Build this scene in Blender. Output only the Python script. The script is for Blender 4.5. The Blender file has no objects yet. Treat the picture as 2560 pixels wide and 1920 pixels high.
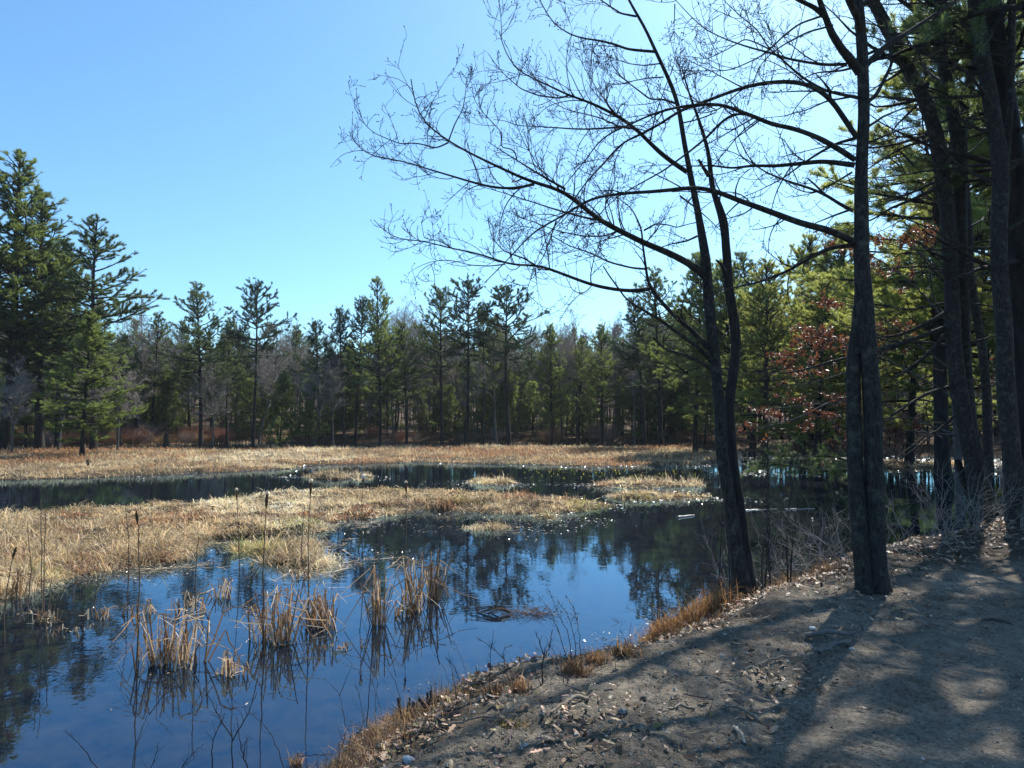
import bpy, math, random
import numpy as np
from mathutils import Vector

rng = np.random.default_rng(11)
random.seed(11)
SC = bpy.context.scene
COL = SC.collection

# ------------------------------------------------------------------ camera
CAMZ = 2.4
PITCH = math.radians(2.89)
FV = 1536.0                      # focal length in pixels of a 2212 px wide picture
cam_d = bpy.data.cameras.new('camera'); cam = bpy.data.objects.new('camera', cam_d)
COL.objects.link(cam); SC.camera = cam
cam.location = (0, 0, CAMZ); cam.rotation_euler = (math.pi/2 + PITCH, 0, 0)
cam_d.lens = 25; cam_d.sensor_width = 36; cam_d.clip_end = 3000; cam_d.clip_start = .05

# ------------------------------------------------------------------ sky, sun, exposure
SUN_AZ = math.radians(33); SUN_EL = math.radians(47)
w = bpy.data.worlds.new("World"); SC.world = w; w.use_nodes = True
nt = w.node_tree; nt.nodes.clear()
sky = nt.nodes.new('ShaderNodeTexSky'); sky.sky_type = 'NISHITA'; sky.sun_disc = False
sky.sun_elevation = SUN_EL; sky.sun_rotation = SUN_AZ
sky.air_density = 1.0; sky.dust_density = 0.9; sky.ozone_density = 2.2; sky.altitude = 100
tint = nt.nodes.new('ShaderNodeMix'); tint.data_type = 'RGBA'; tint.blend_type = 'MULTIPLY'
tint.inputs[0].default_value = 1.0; tint.inputs[7].default_value = (0.66, 0.98, 1.12, 1)
bg = nt.nodes.new('ShaderNodeBackground'); bg.inputs['Strength'].default_value = 0.108
out = nt.nodes.new('ShaderNodeOutputWorld')
nt.links.new(sky.outputs[0], tint.inputs[6]); nt.links.new(tint.outputs[2], bg.inputs[0]); nt.links.new(bg.outputs[0], out.inputs[0])
sun_d = bpy.data.lights.new('sun', 'SUN'); sun = bpy.data.objects.new('sun', sun_d); COL.objects.link(sun)
sun_d.energy = 5.0; sun_d.angle = math.radians(0.5); sun_d.color = (1, .95, .86)
SUNV = Vector((math.sin(SUN_AZ)*math.cos(SUN_EL), math.cos(SUN_AZ)*math.cos(SUN_EL), math.sin(SUN_EL)))
sun.rotation_euler = (-SUNV).to_track_quat('-Z', 'Y').to_euler(); sun.location = (20, 30, 60)
SC.view_settings.view_transform = 'Standard'; SC.view_settings.look = 'None'
SC.view_settings.exposure = 0.85; SC.view_settings.gamma = 1
SC.cycles.max_bounces = 6; SC.cycles.diffuse_bounces = 2; SC.cycles.glossy_bounces = 3
SC.cycles.transmission_bounces = 3; SC.cycles.transparent_max_bounces = 6

# ------------------------------------------------------------------ pixel helpers (v = 2212 px wide picture, s = 2560 px wide)
cp, sp_ = math.cos(PITCH), math.sin(PITCH)
def ray(vx, vy):
    x = (np.asarray(vx, float)-1106)/FV; y = (829.5-np.asarray(vy, float))/FV
    return np.stack([x, cp - y*sp_, sp_ + y*cp], -1)
def WV(vx, vy, Y):
    r = ray(vx, vy); t = np.asarray(Y, float)/r[..., 1]
    return np.array([0, 0, CAMZ]) + r*t[..., None]
def G0(vx, vy, z=0.):
    r = ray(vx, vy); t = (z-CAMZ)/r[..., 2]
    return (np.array([0, 0, CAMZ]) + r*t[..., None])[..., :2]
S2V = 2212/2560.

# ------------------------------------------------------------------ noise
RT = np.random.default_rng(3).random((256, 256))
def vn(x, y):
    xi = np.floor(x).astype(int); yi = np.floor(y).astype(int); xf = x-xi; yf = y-yi
    xf = xf*xf*(3-2*xf); yf = yf*yf*(3-2*yf)
    a = RT[xi & 255, yi & 255]; b = RT[(xi+1) & 255, yi & 255]; c = RT[xi & 255, (yi+1) & 255]; d = RT[(xi+1) & 255, (yi+1) & 255]
    return (a*(1-xf)+b*xf)*(1-yf)+(c*(1-xf)+d*xf)*yf
def fbm(x, y, s, o=3, seed=0):
    x = np.asarray(x, float)/s+seed*17.3; y = np.asarray(y, float)/s+seed*9.1; r = 0; a = .5; t = 0
    for _ in range(o):
        r = r+a*vn(x, y); t += a; a *= .5; x = x*2.03+5.1; y = y*2.03+1.7
    return r/t*2-1
def sstep(x, a, b):
    t = np.clip((x-a)/(b-a), 0, 1); return t*t*(3-2*t)
def poly_sd(x, y, P):                     # positive inside
    x = np.asarray(x, float); y = np.asarray(y, float)
    d2 = np.full(x.shape, 1e18); ins = np.zeros(x.shape, bool)
    n = len(P)
    for i in range(n):
        ax, ay = P[i]; bx, by = P[(i+1) % n]
        ex, ey = bx-ax, by-ay
        t = np.clip(((x-ax)*ex+(y-ay)*ey)/(ex*ex+ey*ey+1e-12), 0, 1)
        d2 = np.minimum(d2, (x-ax-t*ex)**2+(y-ay-t*ey)**2)
        c = (ay > y) != (by > y)
        with np.errstate(divide='ignore', invalid='ignore'):
            xx = (bx-ax)*(y-ay)/(by-ay if by != ay else 1e-12)+ax
        ins ^= c & (x < xx)
    d = np.sqrt(d2); return np.where(ins, d, -d)

# ------------------------------------------------------------------ terrain
bank_v = [(700,1665),(760,1595),(880,1535),(1000,1505),(1150,1485),(1230,1462),(1350,1425),(1400,1380),(1500,1342),(1570,1318),(1610,1290),(1750,1255),(1850,1232),(1950,1195),(2050,1158),(2130,1128),(2212,1100)]
bank_w = [tuple(p) for p in G0(*np.array(bank_v, float).T)]
far_v = [(2500,996),(2212,990),(2000,986),(1700,980),(1500,965),(1300,960),(1100,958),(850,957),(600,956),(400,960),(200,966),(0,970),(-300,975)]
far_w = [tuple(p) for p in G0(*np.array(far_v, float).T)]
POND = [(-30,-8),(-8,-3),(-3.5,1.5),(-2.1,3.6)]+bank_w+[(18,25),(27,32),(42,38),(60,42)]+far_w+[(-60,40),(-55,10)]
MARSH_V = [
 [(-150,975),(0,974),(300,972),(500,976),(620,973),(1000,967),(1500,968),(1560,985),(1550,1003),(1480,1006),(1300,1008),(1100,1003),(900,999),(700,1005),(600,1014),(400,1025),(200,1032),(0,1038),(-150,1042)],
 [(640,1030),(800,1028),(790,1036),(750,1040),(690,1041)],
 [(-250,1110),(0,1120),(150,1108),(300,1097),(420,1088),(540,1076),(640,1065),(760,1062),(900,1063),(1000,1070),(1100,1078),(1250,1086),(1330,1093),(1290,1102),(1150,1110),(1000,1106),(860,1110),(780,1122),(700,1132),(690,1150),(600,1160),(500,1166),(430,1180),(380,1208),(300,1224),(180,1243),(60,1272),(-50,1305),(-300,1345)],
]
def ell(cx, cy, rx, ry): return [(cx+rx*math.cos(a), cy+ry*math.sin(a)) for a in np.linspace(0, 2*math.pi, 14)[:-1]]
MARSH_V += [ell(585,1184,80,13), ell(660,1213,58,8), ell(1057,1140,26,4), ell(1190,1118,62,7), ell(1400,1050,140,5), ell(1440,1075,110,6), ell(1060,1044,60,4),
            ell(1880,1003,150,4), ell(2090,1007,90,4), ell(1740,998,90,4), ell(1960,1013,80,2.5)]
MARSH = [[tuple(p) for p in G0(*np.array(m, float).T)] for m in MARSH_V]
def marsh_sd(x, y):
    r = np.hypot(x, y)
    m = np.full(np.shape(x), -1e9)
    for P in MARSH: m = np.maximum(m, poly_sd(x, y, P))
    return m + fbm(x, y, 2.2, 3, 2)*(.25+.014*r)-.004*r + fbm(x, y, .7, 3, 5)*.38 - .9*sstep(fbm(x, y, 1.5, 3, 13), .32, .5)*(r < 40)
def on_track(x, y): return sstep(x-(.9+(y-3.4)*1.07), -.1, .4)*(np.hypot(x, y) < 16)
def terrain(x, y, full=False):
    x = np.asarray(x, float); y = np.asarray(y, float)
    r = np.hypot(x, y)
    sd = -poly_sd(x, y, POND) + fbm(x, y, 1.2, 3, 1)*np.clip(r*.03, .12, 1.0)
    near = 1-sstep(r, 24, 36)
    hn = .74*sstep(sd, -.1, 1.6)+.04*fbm(x, y, 1.1, 3, 4)*sstep(sd, 0, 1)+.035*fbm(x, y, .30, 3, 6)*sstep(sd, 0, .4)+(.022*fbm(x, y, .10, 3, 7)-.016*sstep(fbm(x, y, .055, 2, 14), .25, .6))*(r < 16)*(1-.8*on_track(x, y))
    hf = .45*sstep(sd, -.5, 4)+.03*np.clip(sd-2, 0, 200)+.05*np.clip(sd-22, 0, 150)+.35*fbm(x, y, 9, 3, 8)*sstep(sd, 2, 12)+sstep(-x, 18, 34)*.7*sstep(sd, 2, 14)
    land = hn*near+hf*(1-near)
    bed = -np.clip(-sd*.35, 0, .55)+.03*fbm(x, y, 1., 2, 9)
    h = np.where(sd > 0, land+.01, bed)
    ms = marsh_sd(x, y)
    mh = np.clip(ms*.25, -.5, .05)+sstep(ms, .05, .7)*(.17*fbm(x, y, .8, 3, 10)+.07*fbm(x, y, .3, 2, 12)+.06)
    hh = np.where(sd > 0, h, np.maximum(h, mh))
    if full: return hh, sd, ms, near
    return hh
def GT(vx, vy):                           # point where a pixel's ray meets the terrain
    r = ray(vx, vy); ts = np.geomspace(2, 120, 900)
    P = np.array([0, 0, CAMZ])+r*ts[:, None]
    h = np.maximum(terrain(P[:, 0], P[:, 1]), 0)
    i = int(np.argmax(P[:, 2] <= h)); return np.array([P[i, 0], P[i, 1], h[i]])

# ------------------------------------------------------------------ mesh buffer
class Buf:
    def __init__(s): s.V = []; s.T = []; s.Q = []; s.C = []; s.MT = []; s.MQ = []; s.n = 0
    def add(s, V, tri=None, quad=None, mat=0, col=None):
        V = np.asarray(V, float).reshape(-1, 3)
        if tri is not None and len(tri): tri = np.asarray(tri).reshape(-1, 3); s.T.append(tri+s.n); s.MT.append(np.full(len(tri), mat))
        if quad is not None and len(quad): quad = np.asarray(quad).reshape(-1, 4); s.Q.append(quad+s.n); s.MQ.append(np.full(len(quad), mat))
        c = np.ones((len(V), 4)); c[:, :3] = .5 if col is None else col
        s.C.append(c); s.V.append(V); s.n += len(V)
    def mesh(s, name, mats, smooth=True):
        me = bpy.data.meshes.new(name)
        V = np.concatenate(s.V); T = np.concatenate(s.T) if s.T else np.zeros((0, 3), int); Q = np.concatenate(s.Q) if s.Q else np.zeros((0, 4), int)
        me.vertices.add(len(V)); me.vertices.foreach_set('co', V.ravel().astype(np.float32))
        me.loops.add(T.size+Q.size); me.loops.foreach_set('vertex_index', np.concatenate([T.ravel(), Q.ravel()]).astype(np.int32))
        me.polygons.add(len(T)+len(Q))
        me.polygons.foreach_set('loop_start', np.concatenate([np.arange(len(T))*3, T.size+np.arange(len(Q))*4]).astype(np.int32))
        mi = np.concatenate(s.MT+s.MQ).astype(np.int32); me.polygons.foreach_set('material_index', mi)
        me.polygons.foreach_set('use_smooth', np.full(len(mi), smooth))
        me.update(calc_edges=True)
        a = me.attributes.new('col', 'FLOAT_COLOR', 'POINT'); a.data.foreach_set('color', np.concatenate(s.C).ravel().astype(np.float32))
        for m in (mats if isinstance(mats, (list, tuple)) else [mats]): me.materials.append(m)
        return me
    def build(s, name, mats, parent=None, smooth=True):
        return link(name, s.mesh(name, mats, smooth), parent)
def link(name, me, parent=None, loc=None):
    o = bpy.data.objects.new(name, me); COL.objects.link(o)
    if parent is not None: o.parent = parent
    if loc is not None: o.location = loc
    return o
def tag(o, label=None, cat=None, group=None, kind=None):
    if label: o['label'] = label
    if cat: o['category'] = cat
    if group: o['group'] = group
    if kind: o['kind'] = kind
    return o
def empty(name, loc, label, cat, group=None):
    o = bpy.data.objects.new(name, None); COL.objects.link(o); o.location = loc; o.empty_display_size = .2
    return tag(o, label, cat, group)
def norm(a): return a/(np.linalg.norm(a, axis=-1, keepdims=True)+1e-12)

def tubes(P, R, sides=3):
    P = np.asarray(P, float); n, m, _ = P.shape; R = np.asarray(R, float)
    T = norm(np.gradient(P, axis=1)); mt = norm(T.mean(1))
    ref = np.where(np.abs(mt[:, 2:3]) < .8, np.array([[0, 0, 1.]]), np.array([[1., 0, 0]]))[:, None, :]
    A = norm(np.cross(T, ref)); B = np.cross(T, A)
    an = np.arange(sides)*2*math.pi/sides
    V = P[:, :, None]+R[:, :, None, None]*(A[:, :, None]*np.cos(an)[:, None]+B[:, :, None]*np.sin(an)[:, None])
    idx = np.arange(n*m*sides).reshape(n, m, sides); nx = np.roll(idx, -1, 2)
    Q = np.stack([idx[:, :-1], nx[:, :-1], nx[:, 1:], idx[:, 1:]], -1).reshape(-1, 4)
    return V.reshape(-1, 3), Q
def grow(S, D, L, r0, m, up=0., wob=.3, rend=.25, bend=0.):
    S = np.asarray(S, float); n = len(S); D = norm(np.asarray(D, float)); L = np.broadcast_to(L, (n,)); r0 = np.broadcast_to(r0, (n,))
    P = np.empty((n, m, 3)); P[:, 0] = S; U = np.array([0, 0, 1.])
    upv = np.broadcast_to(np.asarray(up, float), (n,))[:, None]; BV = norm(rng.normal(0, 1, (n, 3)))*bend if bend else 0.
    for i in range(1, m):
        D = norm(D+(upv*U+BV)/(m-1)+rng.normal(0, wob/math.sqrt(m-1), (n, 3)))
        P[:, i] = P[:, i-1]+D*(L/(m-1))[:, None]
    return P, r0[:, None]*np.linspace(1, rend, m)[None]
def plen(P): return np.linalg.norm(np.diff(P, axis=1), axis=2).sum(1)
def sample(P, R, num, t0=.1, t1=1., pw=1.):
    L = plen(P); idx = rng.choice(len(P), num, p=L/L.sum()); t = t0+(t1-t0)*rng.random(num)**pw
    m = P.shape[1]; f = t*(m-1); i = np.minimum(f.astype(int), m-2); a = (f-i)[:, None]
    pos = P[idx, i]*(1-a)+P[idx, i+1]*a; tan = norm(P[idx, i+1]-P[idx, i]); rad = R[idx, i]*(1-a[:, 0])+R[idx, i+1]*a[:, 0]
    return pos, tan, rad, L[idx], t
def side_dir(tan, ang, flat=0.):
    n = len(tan); r = rng.normal(0, 1, (n, 3)); r[:, 2] *= (1-flat)
    p = norm(r-(r*tan).sum(1, keepdims=True)*tan)
    a = np.radians(ang)[:, None] if np.ndim(ang) else math.radians(ang)
    return tan*np.cos(a)+p*np.sin(a)
def needles(pos, tan, ln, wd, n, up=.3, spread=.8):
    N = len(pos)*n; p = np.repeat(pos, n, 0)+rng.normal(0, ln*.15, (N, 3)); d = norm(np.repeat(tan, n, 0)*.7+rng.normal(0, spread, (N, 3))*.7+np.array([0, 0, up]))
    s = norm(np.cross(d, rng.normal(0, 1, (N, 3))))*wd/2; l = ln*rng.uniform(.6, 1.2, (N, 1))
    V = np.stack([p-s, p+s, p+d*l], 1); return V.reshape(-1, 3), np.arange(N*3).reshape(-1, 3)
def blades(P, D, L, W, lift, droop, col):
    """grass blades: base P, horizontal heading D, length L, width W; lift 0..1 how upright, droop how the end falls"""
    n = len(P); D3 = np.concatenate([D, np.zeros((n, 1))], 1); U = np.array([0, 0, 1.])
    lift = lift[:, None]; droop = droop[:, None]; L = L[:, None]
    d0 = norm(D3*(1-lift)+U*lift); d1 = norm(d0-U*droop)
    p1 = P+d0*L*.5; p2 = p1+d1*L*.5
    s = np.cross(d0, U)+rng.normal(0, .25, (n, 3)); s = norm(s)*W[:, None]/2
    V = np.stack([P-s, P+s, p1+s*.8, p1-s*.8, p2], 1).reshape(-1, 3)
    b = np.arange(n)[:, None]*5
    return V, b+np.array([[3, 2, 4]]), b+np.array([[0, 1, 2, 3]]), np.repeat(col, 5, 0)

# ------------------------------------------------------------------ materials
def newmat(name):
    m = bpy.data.materials.new(name); m.use_nodes = True; t = m.node_tree; t.nodes.clear()
    o = t.nodes.new('ShaderNodeOutputMaterial'); return m, t, o
def nd(t, ty, **k):
    n = t.nodes.new(ty)
    for a, b in k.items():
        if a.startswith('i_'): n.inputs[a[2:]].default_value = b
        else: setattr(n, a, b)
    return n
def ramp(t, fac, stops):
    r = t.nodes.new('ShaderNodeValToRGB'); e = r.color_ramp.elements
    while len(e) > 1: e.remove(e[0])
    e[0].position = stops[0][0]; e[0].color = (*stops[0][1], 1)
    for p, c in stops[1:]: x = e.new(p); x.color = (*c, 1)
    t.links.new(fac, r.inputs[0]); return r.outputs[0]
def bark_mat(name, dark, light, lichen=None, sc=(14, 14, 3), bump=.5, lich_th=.58):
    m, t, o = newmat(name); g = nd(t, 'ShaderNodeNewGeometry'); mp = nd(t, 'ShaderNodeMapping')
    mp.inputs['Scale'].default_value = sc; t.links.new(g.outputs['Position'], mp.inputs[0])
    n1 = nd(t, 'ShaderNodeTexNoise', i_Scale=1.6, i_Detail=6, i_Roughness=.65); t.links.new(mp.outputs[0], n1.inputs[0])
    c = ramp(t, n1.outputs[0], [(.3, dark), (.7, light)])
    if lichen:
        n2 = nd(t, 'ShaderNodeTexNoise', i_Scale=8, i_Detail=9, i_Roughness=.8); t.links.new(g.outputs['Position'], n2.inputs[0])
        f = ramp(t, n2.outputs[0], [(lich_th, (0, 0, 0)), (lich_th+.09, (.85, .85, .85))])
        mx = nd(t, 'ShaderNodeMix', data_type='RGBA'); t.links.new(f, mx.inputs[0]); t.links.new(c, mx.inputs[6]); mx.inputs[7].default_value = (*lichen, 1); c = mx.outputs[2]
    b = nd(t, 'ShaderNodeBump', i_Strength=bump, i_Distance=.05); t.links.new(n1.outputs[0], b.inputs['Height'])
    p = nd(t, 'ShaderNodeBsdfPrincipled', i_Roughness=.9); p.inputs['Specular IOR Level'].default_value = .2
    t.links.new(c, p.inputs['Base Color']); t.links.new(b.outputs[0], p.inputs['Normal']); t.links.new(p.outputs[0], o.inputs[0]); return m
def leaf_mat(name, c1, c2, trans, tr=.45, scale=.8, gloss=.25, usecol=False):
    m, t, o = newmat(name); g = nd(t, 'ShaderNodeNewGeometry')
    if usecol:
        at = nd(t, 'ShaderNodeAttribute', attribute_name='col'); c = at.outputs['Color']
    else:
        n1 = nd(t, 'ShaderNodeTexNoise', i_Scale=scale, i_Detail=3); t.links.new(g.outputs['Position'], n1.inputs[0])
        c = ramp(t, n1.outputs[0], [(.35, c1), (.65, c2)])
    p = nd(t, 'ShaderNodeBsdfPrincipled', i_Roughness=.45); p.inputs['Specular IOR Level'].default_value = gloss
    t.links.new(c, p.inputs['Base Color'])
    tb = nd(t, 'ShaderNodeBsdfTranslucent')
    if usecol:
        mu = nd(t, 'ShaderNodeMix', data_type='RGBA', blend_type='MULTIPLY'); mu.inputs[0].default_value = 1; t.links.new(c, mu.inputs[6]); mu.inputs[7].default_value = (*trans, 1); t.links.new(mu.outputs[2], tb.inputs[0])
    else: tb.inputs[0].default_value = (*trans, 1)
    mx = nd(t, 'ShaderNodeMixShader'); mx.inputs[0].default_value = tr
    t.links.new(p.outputs[0], mx.inputs[1]); t.links.new(tb.outputs[0], mx.inputs[2]); t.links.new(mx.outputs[0], o.inputs[0]); return m
M = {}
M['bark_pine'] = bark_mat('pine_bark', (.012, .010, .009), (.045, .037, .032), sc=(5, 5, 1.2))
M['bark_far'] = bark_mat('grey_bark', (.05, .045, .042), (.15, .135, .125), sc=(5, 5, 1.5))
M['bark_maple'] = bark_mat('maple_bark', (.014, .012, .011), (.085, .076, .068), lichen=(.115, .12, .092), sc=(34, 34, 9), bump=1., lich_th=.52)
M['bark_dead'] = bark_mat('dead_wood', (.02, .016, .014), (.065, .056, .05), sc=(30, 30, 3), bump=.9)
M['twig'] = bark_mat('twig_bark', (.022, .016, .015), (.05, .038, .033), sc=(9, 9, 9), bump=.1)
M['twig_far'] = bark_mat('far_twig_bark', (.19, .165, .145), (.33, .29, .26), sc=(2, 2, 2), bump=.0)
M['needle_dark'] = leaf_mat('dark_needles', (.042, .066, .034), (.078, .108, .052), (.19, .26, .08), .4, .7)
M['needle_green'] = leaf_mat('green_needles', (.05, .08, .028), (.10, .14, .046), (.30, .38, .09), .45, .6)
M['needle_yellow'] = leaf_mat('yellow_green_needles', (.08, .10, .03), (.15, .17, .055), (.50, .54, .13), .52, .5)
M['needle_blue'] = leaf_mat('blue_needles', (.02, .042, .028), (.04, .07, .045), (.07, .13, .05), .35, .7)
M['oak_leaf'] = leaf_mat('dry_oak_leaves', (.045, .02, .013), (.10, .036, .02), (.24, .08, .035), .36, 2., .6)
M['grass'] = leaf_mat('dead_grass_blades', 0, 0, (1.15, 1.05, .85), .5, usecol=True)
M['reed'] = leaf_mat('dry_reed_leaves', 0, 0, (1.0, .85, .6), .3, usecol=True, gloss=.4)
M['litter'] = leaf_mat('fallen_leaves', 0, 0, (.9, .6, .35), .15, usecol=True)
def col_mat(name, rough=.85, spec=.3, bump=.3, bs=40.):
    m, t, o = newmat(name); at = nd(t, 'ShaderNodeAttribute', attribute_name='col'); g = nd(t, 'ShaderNodeNewGeometry')
    n = nd(t, 'ShaderNodeTexNoise', i_Scale=bs, i_Detail=4); t.links.new(g.outputs['Position'], n.inputs[0])
    r = ramp(t, n.outputs[0], [(.3, (.6, .6, .6)), (.7, (1.35, 1.35, 1.35))])
    mu = nd(t, 'ShaderNodeMix', data_type='RGBA', blend_type='MULTIPLY'); mu.inputs[0].default_value = 1
    t.links.new(at.outputs['Color'], mu.inputs[6]); t.links.new(r, mu.inputs[7])
    b = nd(t, 'ShaderNodeBump', i_Strength=bump, i_Distance=.01); t.links.new(n.outputs[0], b.inputs['Height'])
    p = nd(t, 'ShaderNodeBsdfPrincipled', i_Roughness=rough); p.inputs['Specular IOR Level'].default_value = spec
    t.links.new(mu.outputs[2], p.inputs['Base Color']); t.links.new(b.outputs[0], p.inputs['Normal']); t.links.new(p.outputs[0], o.inputs[0]); return m
M['stone'] = col_mat('stone', .8); M['wood'] = col_mat('weathered_wood', .85, bump=.6, bs=60)
M['debris'] = col_mat('wet_debris', .28, .7, .2, 60)
M['cattail'] = col_mat('cattail_head', .95, .1, .8, 250)
# ground: sand, leaf litter, peat mixed by the terrain's own zones (kept in the colour attribute)
def ground_mat(name, path=False):
    m, t, o = newmat(name); at = nd(t, 'ShaderNodeAttribute', attribute_name='col'); g = nd(t, 'ShaderNodeNewGeometry')
    def N(sc, det=5, ro=.6):
        n = nd(t, 'ShaderNodeTexNoise', i_Scale=sc, i_Detail=det, i_Roughness=ro); t.links.new(g.outputs['Position'], n.inputs[0]); return n.outputs[0]
    fine = N(42, 6, .8); mid = N(7, 4); v = nd(t, 'ShaderNodeTexVoronoi', i_Scale=70.); t.links.new(g.outputs['Position'], v.inputs[0])
    a = ramp(t, fine, [(.34, (.30, .28, .27)), (.48, (.95, .94, .93)), (.66, (1.5, 1.47, 1.42))])
    b = ramp(t, mid, [(.3, (.72, .70, .68)), (.7, (1.2, 1.2, 1.18))])
    def mul(x, y):
        mu = nd(t, 'ShaderNodeMix', data_type='RGBA', blend_type='MULTIPLY'); mu.inputs[0].default_value = 1; t.links.new(x, mu.inputs[6]); t.links.new(y, mu.inputs[7]); return mu.outputs[2]
    c = mul(mul(at.outputs['Color'], a), b)
    bm = nd(t, 'ShaderNodeBump', i_Strength=.8, i_Distance=.02); t.links.new(fine, bm.inputs['Height'])
    b2 = nd(t, 'ShaderNodeBump', i_Strength=.6, i_Distance=.01, invert=True); t.links.new(v.outputs['Distance'], b2.inputs['Height']); t.links.new(bm.outputs[0], b2.inputs['Normal'])
    p = nd(t, 'ShaderNodeBsdfPrincipled', i_Roughness=.95); p.inputs['Specular IOR Level'].default_value = .15
    t.links.new(c, p.inputs['Base Color']); t.links.new(b2.outputs[0], p.inputs['Normal']); t.links.new(p.outputs[0], o.inputs[0]); return m
M['ground'] = ground_mat('soil')
def water_mat():
    m, t, o = newmat('pond_water'); g = nd(t, 'ShaderNodeNewGeometry'); mp = nd(t, 'ShaderNodeMapping'); mp.inputs['Scale'].default_value = (1, 1.0, 1)
    t.links.new(g.outputs['Position'], mp.inputs[0])
    n1 = nd(t, 'ShaderNodeTexNoise', i_Scale=2.2, i_Detail=3, i_Roughness=.5); t.links.new(mp.outputs[0], n1.inputs[0])
    n2 = nd(t, 'ShaderNodeTexNoise', i_Scale=11., i_Detail=2, i_Roughness=.5); t.links.new(mp.outputs[0], n2.inputs[0])
    n3 = nd(t, 'ShaderNodeTexNoise', i_Scale=.35, i_Detail=1); t.links.new(mp.outputs[0], n3.inputs[0])
    pw = nd(t, 'ShaderNodeMath', operation='POWER'); t.links.new(n3.outputs[0], pw.inputs[0]); pw.inputs[1].default_value = 2.2
    m2 = nd(t, 'ShaderNodeMath', operation='MULTIPLY'); t.links.new(n2.outputs[0], m2.inputs[0]); t.links.new(pw.outputs[0], m2.inputs[1])
    ad = nd(t, 'ShaderNodeMath', operation='ADD'); t.links.new(n1.outputs[0], ad.inputs[0]); t.links.new(m2.outputs[0], ad.inputs[1])
    b = nd(t, 'ShaderNodeBump', i_Strength=.14, i_Distance=.012); t.links.new(ad.outputs[0], b.inputs['Height'])
    n4 = nd(t, 'ShaderNodeTexNoise', i_Scale=3.5, i_Detail=6, i_Roughness=.75); t.links.new(g.outputs['Position'], n4.inputs[0])
    c = ramp(t, n4.outputs[0], [(.36, (.002, .005, .014)), (.66, (.020, .019, .018))])
    df = nd(t, 'ShaderNodeBsdfDiffuse'); t.links.new(c, df.inputs[0])
    gl = nd(t, 'ShaderNodeBsdfGlossy', i_Roughness=.0); gl.inputs[0].default_value = (.52, .78, 1, 1); t.links.new(b.outputs[0], gl.inputs['Normal'])
    fr = nd(t, 'ShaderNodeFresnel', i_IOR=1.72); t.links.new(b.outputs[0], fr.inputs['Normal'])
    mx = nd(t, 'ShaderNodeMixShader'); t.links.new(fr.outputs[0], mx.inputs[0]); t.links.new(df.outputs[0], mx.inputs[1]); t.links.new(gl.outputs[0], mx.inputs[2]); t.links.new(mx.outputs[0], o.inputs[0]); return m
M['water'] = water_mat()

# ------------------------------------------------------------------ ground sheet
def zone_color(x, y, h, sd, ms, near, path=False):
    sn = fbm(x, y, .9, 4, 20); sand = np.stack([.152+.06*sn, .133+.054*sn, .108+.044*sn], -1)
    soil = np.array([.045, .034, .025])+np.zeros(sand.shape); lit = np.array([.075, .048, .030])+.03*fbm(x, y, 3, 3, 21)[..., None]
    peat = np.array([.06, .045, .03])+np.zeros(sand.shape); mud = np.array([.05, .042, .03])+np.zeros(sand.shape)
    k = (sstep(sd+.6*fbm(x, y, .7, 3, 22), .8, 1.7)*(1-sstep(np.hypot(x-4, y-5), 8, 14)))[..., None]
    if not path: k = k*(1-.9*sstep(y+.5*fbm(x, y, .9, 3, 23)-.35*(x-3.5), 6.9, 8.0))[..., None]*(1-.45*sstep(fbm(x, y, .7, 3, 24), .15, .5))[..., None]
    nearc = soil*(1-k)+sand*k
    land = nearc*near[..., None]+lit*(1-near[..., None])
    c = np.where((sd > 0)[..., None], land, np.where((ms > 0)[..., None], peat, mud))
    return np.clip(c, .01, 1)
def polar_grid(angs, rs):
    A, R = np.meshgrid(angs, rs, indexing='ij'); return R*np.sin(A), R*np.cos(A)
angs = np.radians(np.concatenate([np.linspace(-180, -52, 44)[:-1], np.linspace(-52, 52, 620), np.linspace(52, 180, 44)[1:]]))
rs = np.concatenate([[.02, 1.2], np.geomspace(2.0, 14, 430), np.geomspace(14.2, 90, 190), np.geomspace(95, 900, 22)])
X, Y = polar_grid(angs, rs)
H, SD, MS, NR = terrain(X, Y, True)
b = Buf(); na, nr = X.shape; idx = np.arange(na*nr).reshape(na, nr)
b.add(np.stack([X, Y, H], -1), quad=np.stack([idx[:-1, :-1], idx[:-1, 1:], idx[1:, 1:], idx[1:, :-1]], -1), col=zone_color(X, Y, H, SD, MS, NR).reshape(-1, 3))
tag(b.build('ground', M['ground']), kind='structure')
# water sheet
b = Buf(); b.add([(-75, -12, 0), (75, -12, 0), (75, 84, 0), (-75, 84, 0)], quad=[[0, 1, 2, 3]])
tag(b.build('water', M['water']), kind='structure')
# sandy track: a sheet 5 mm above the soil, rippled by tyres
pl = [tuple(G0(vx, vy, .72)) for vx, vy in [(1500, 1700), (1650, 1560), (1790, 1450), (1960, 1345), (2100, 1285), (2230, 1235)]]
ctr = np.array([(-.6, 1.2)]+pl+[(9, 11), (14, 15)]); tt = np.linspace(0, len(ctr)-1, 760)
ctr = np.stack([np.interp(tt, range(len(ctr)), ctr[:, k]) for k in (0, 1)], 1)
for _ in range(200): ctr[1:-1] = (ctr[:-2]+ctr[2:])*.25+ctr[1:-1]*.5
tg = norm(np.gradient(ctr, axis=0)); nrm = np.stack([tg[:, 1], -tg[:, 0]], 1); u = np.linspace(0, 3.2, 170)
edge = .12*fbm(np.arange(len(ctr))*.013, np.zeros(len(ctr)), .3, 3, 30)
PX = ctr[:, None, 0]+nrm[:, None, 0]*(u[None]+edge[:, None]*(1-u[None]/3.2)); PY = ctr[:, None, 1]+nrm[:, None, 1]*(u[None]+edge[:, None]*(1-u[None]/3.2))
PH, PSD, PMS, PNR = terrain(PX, PY, True)
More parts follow.
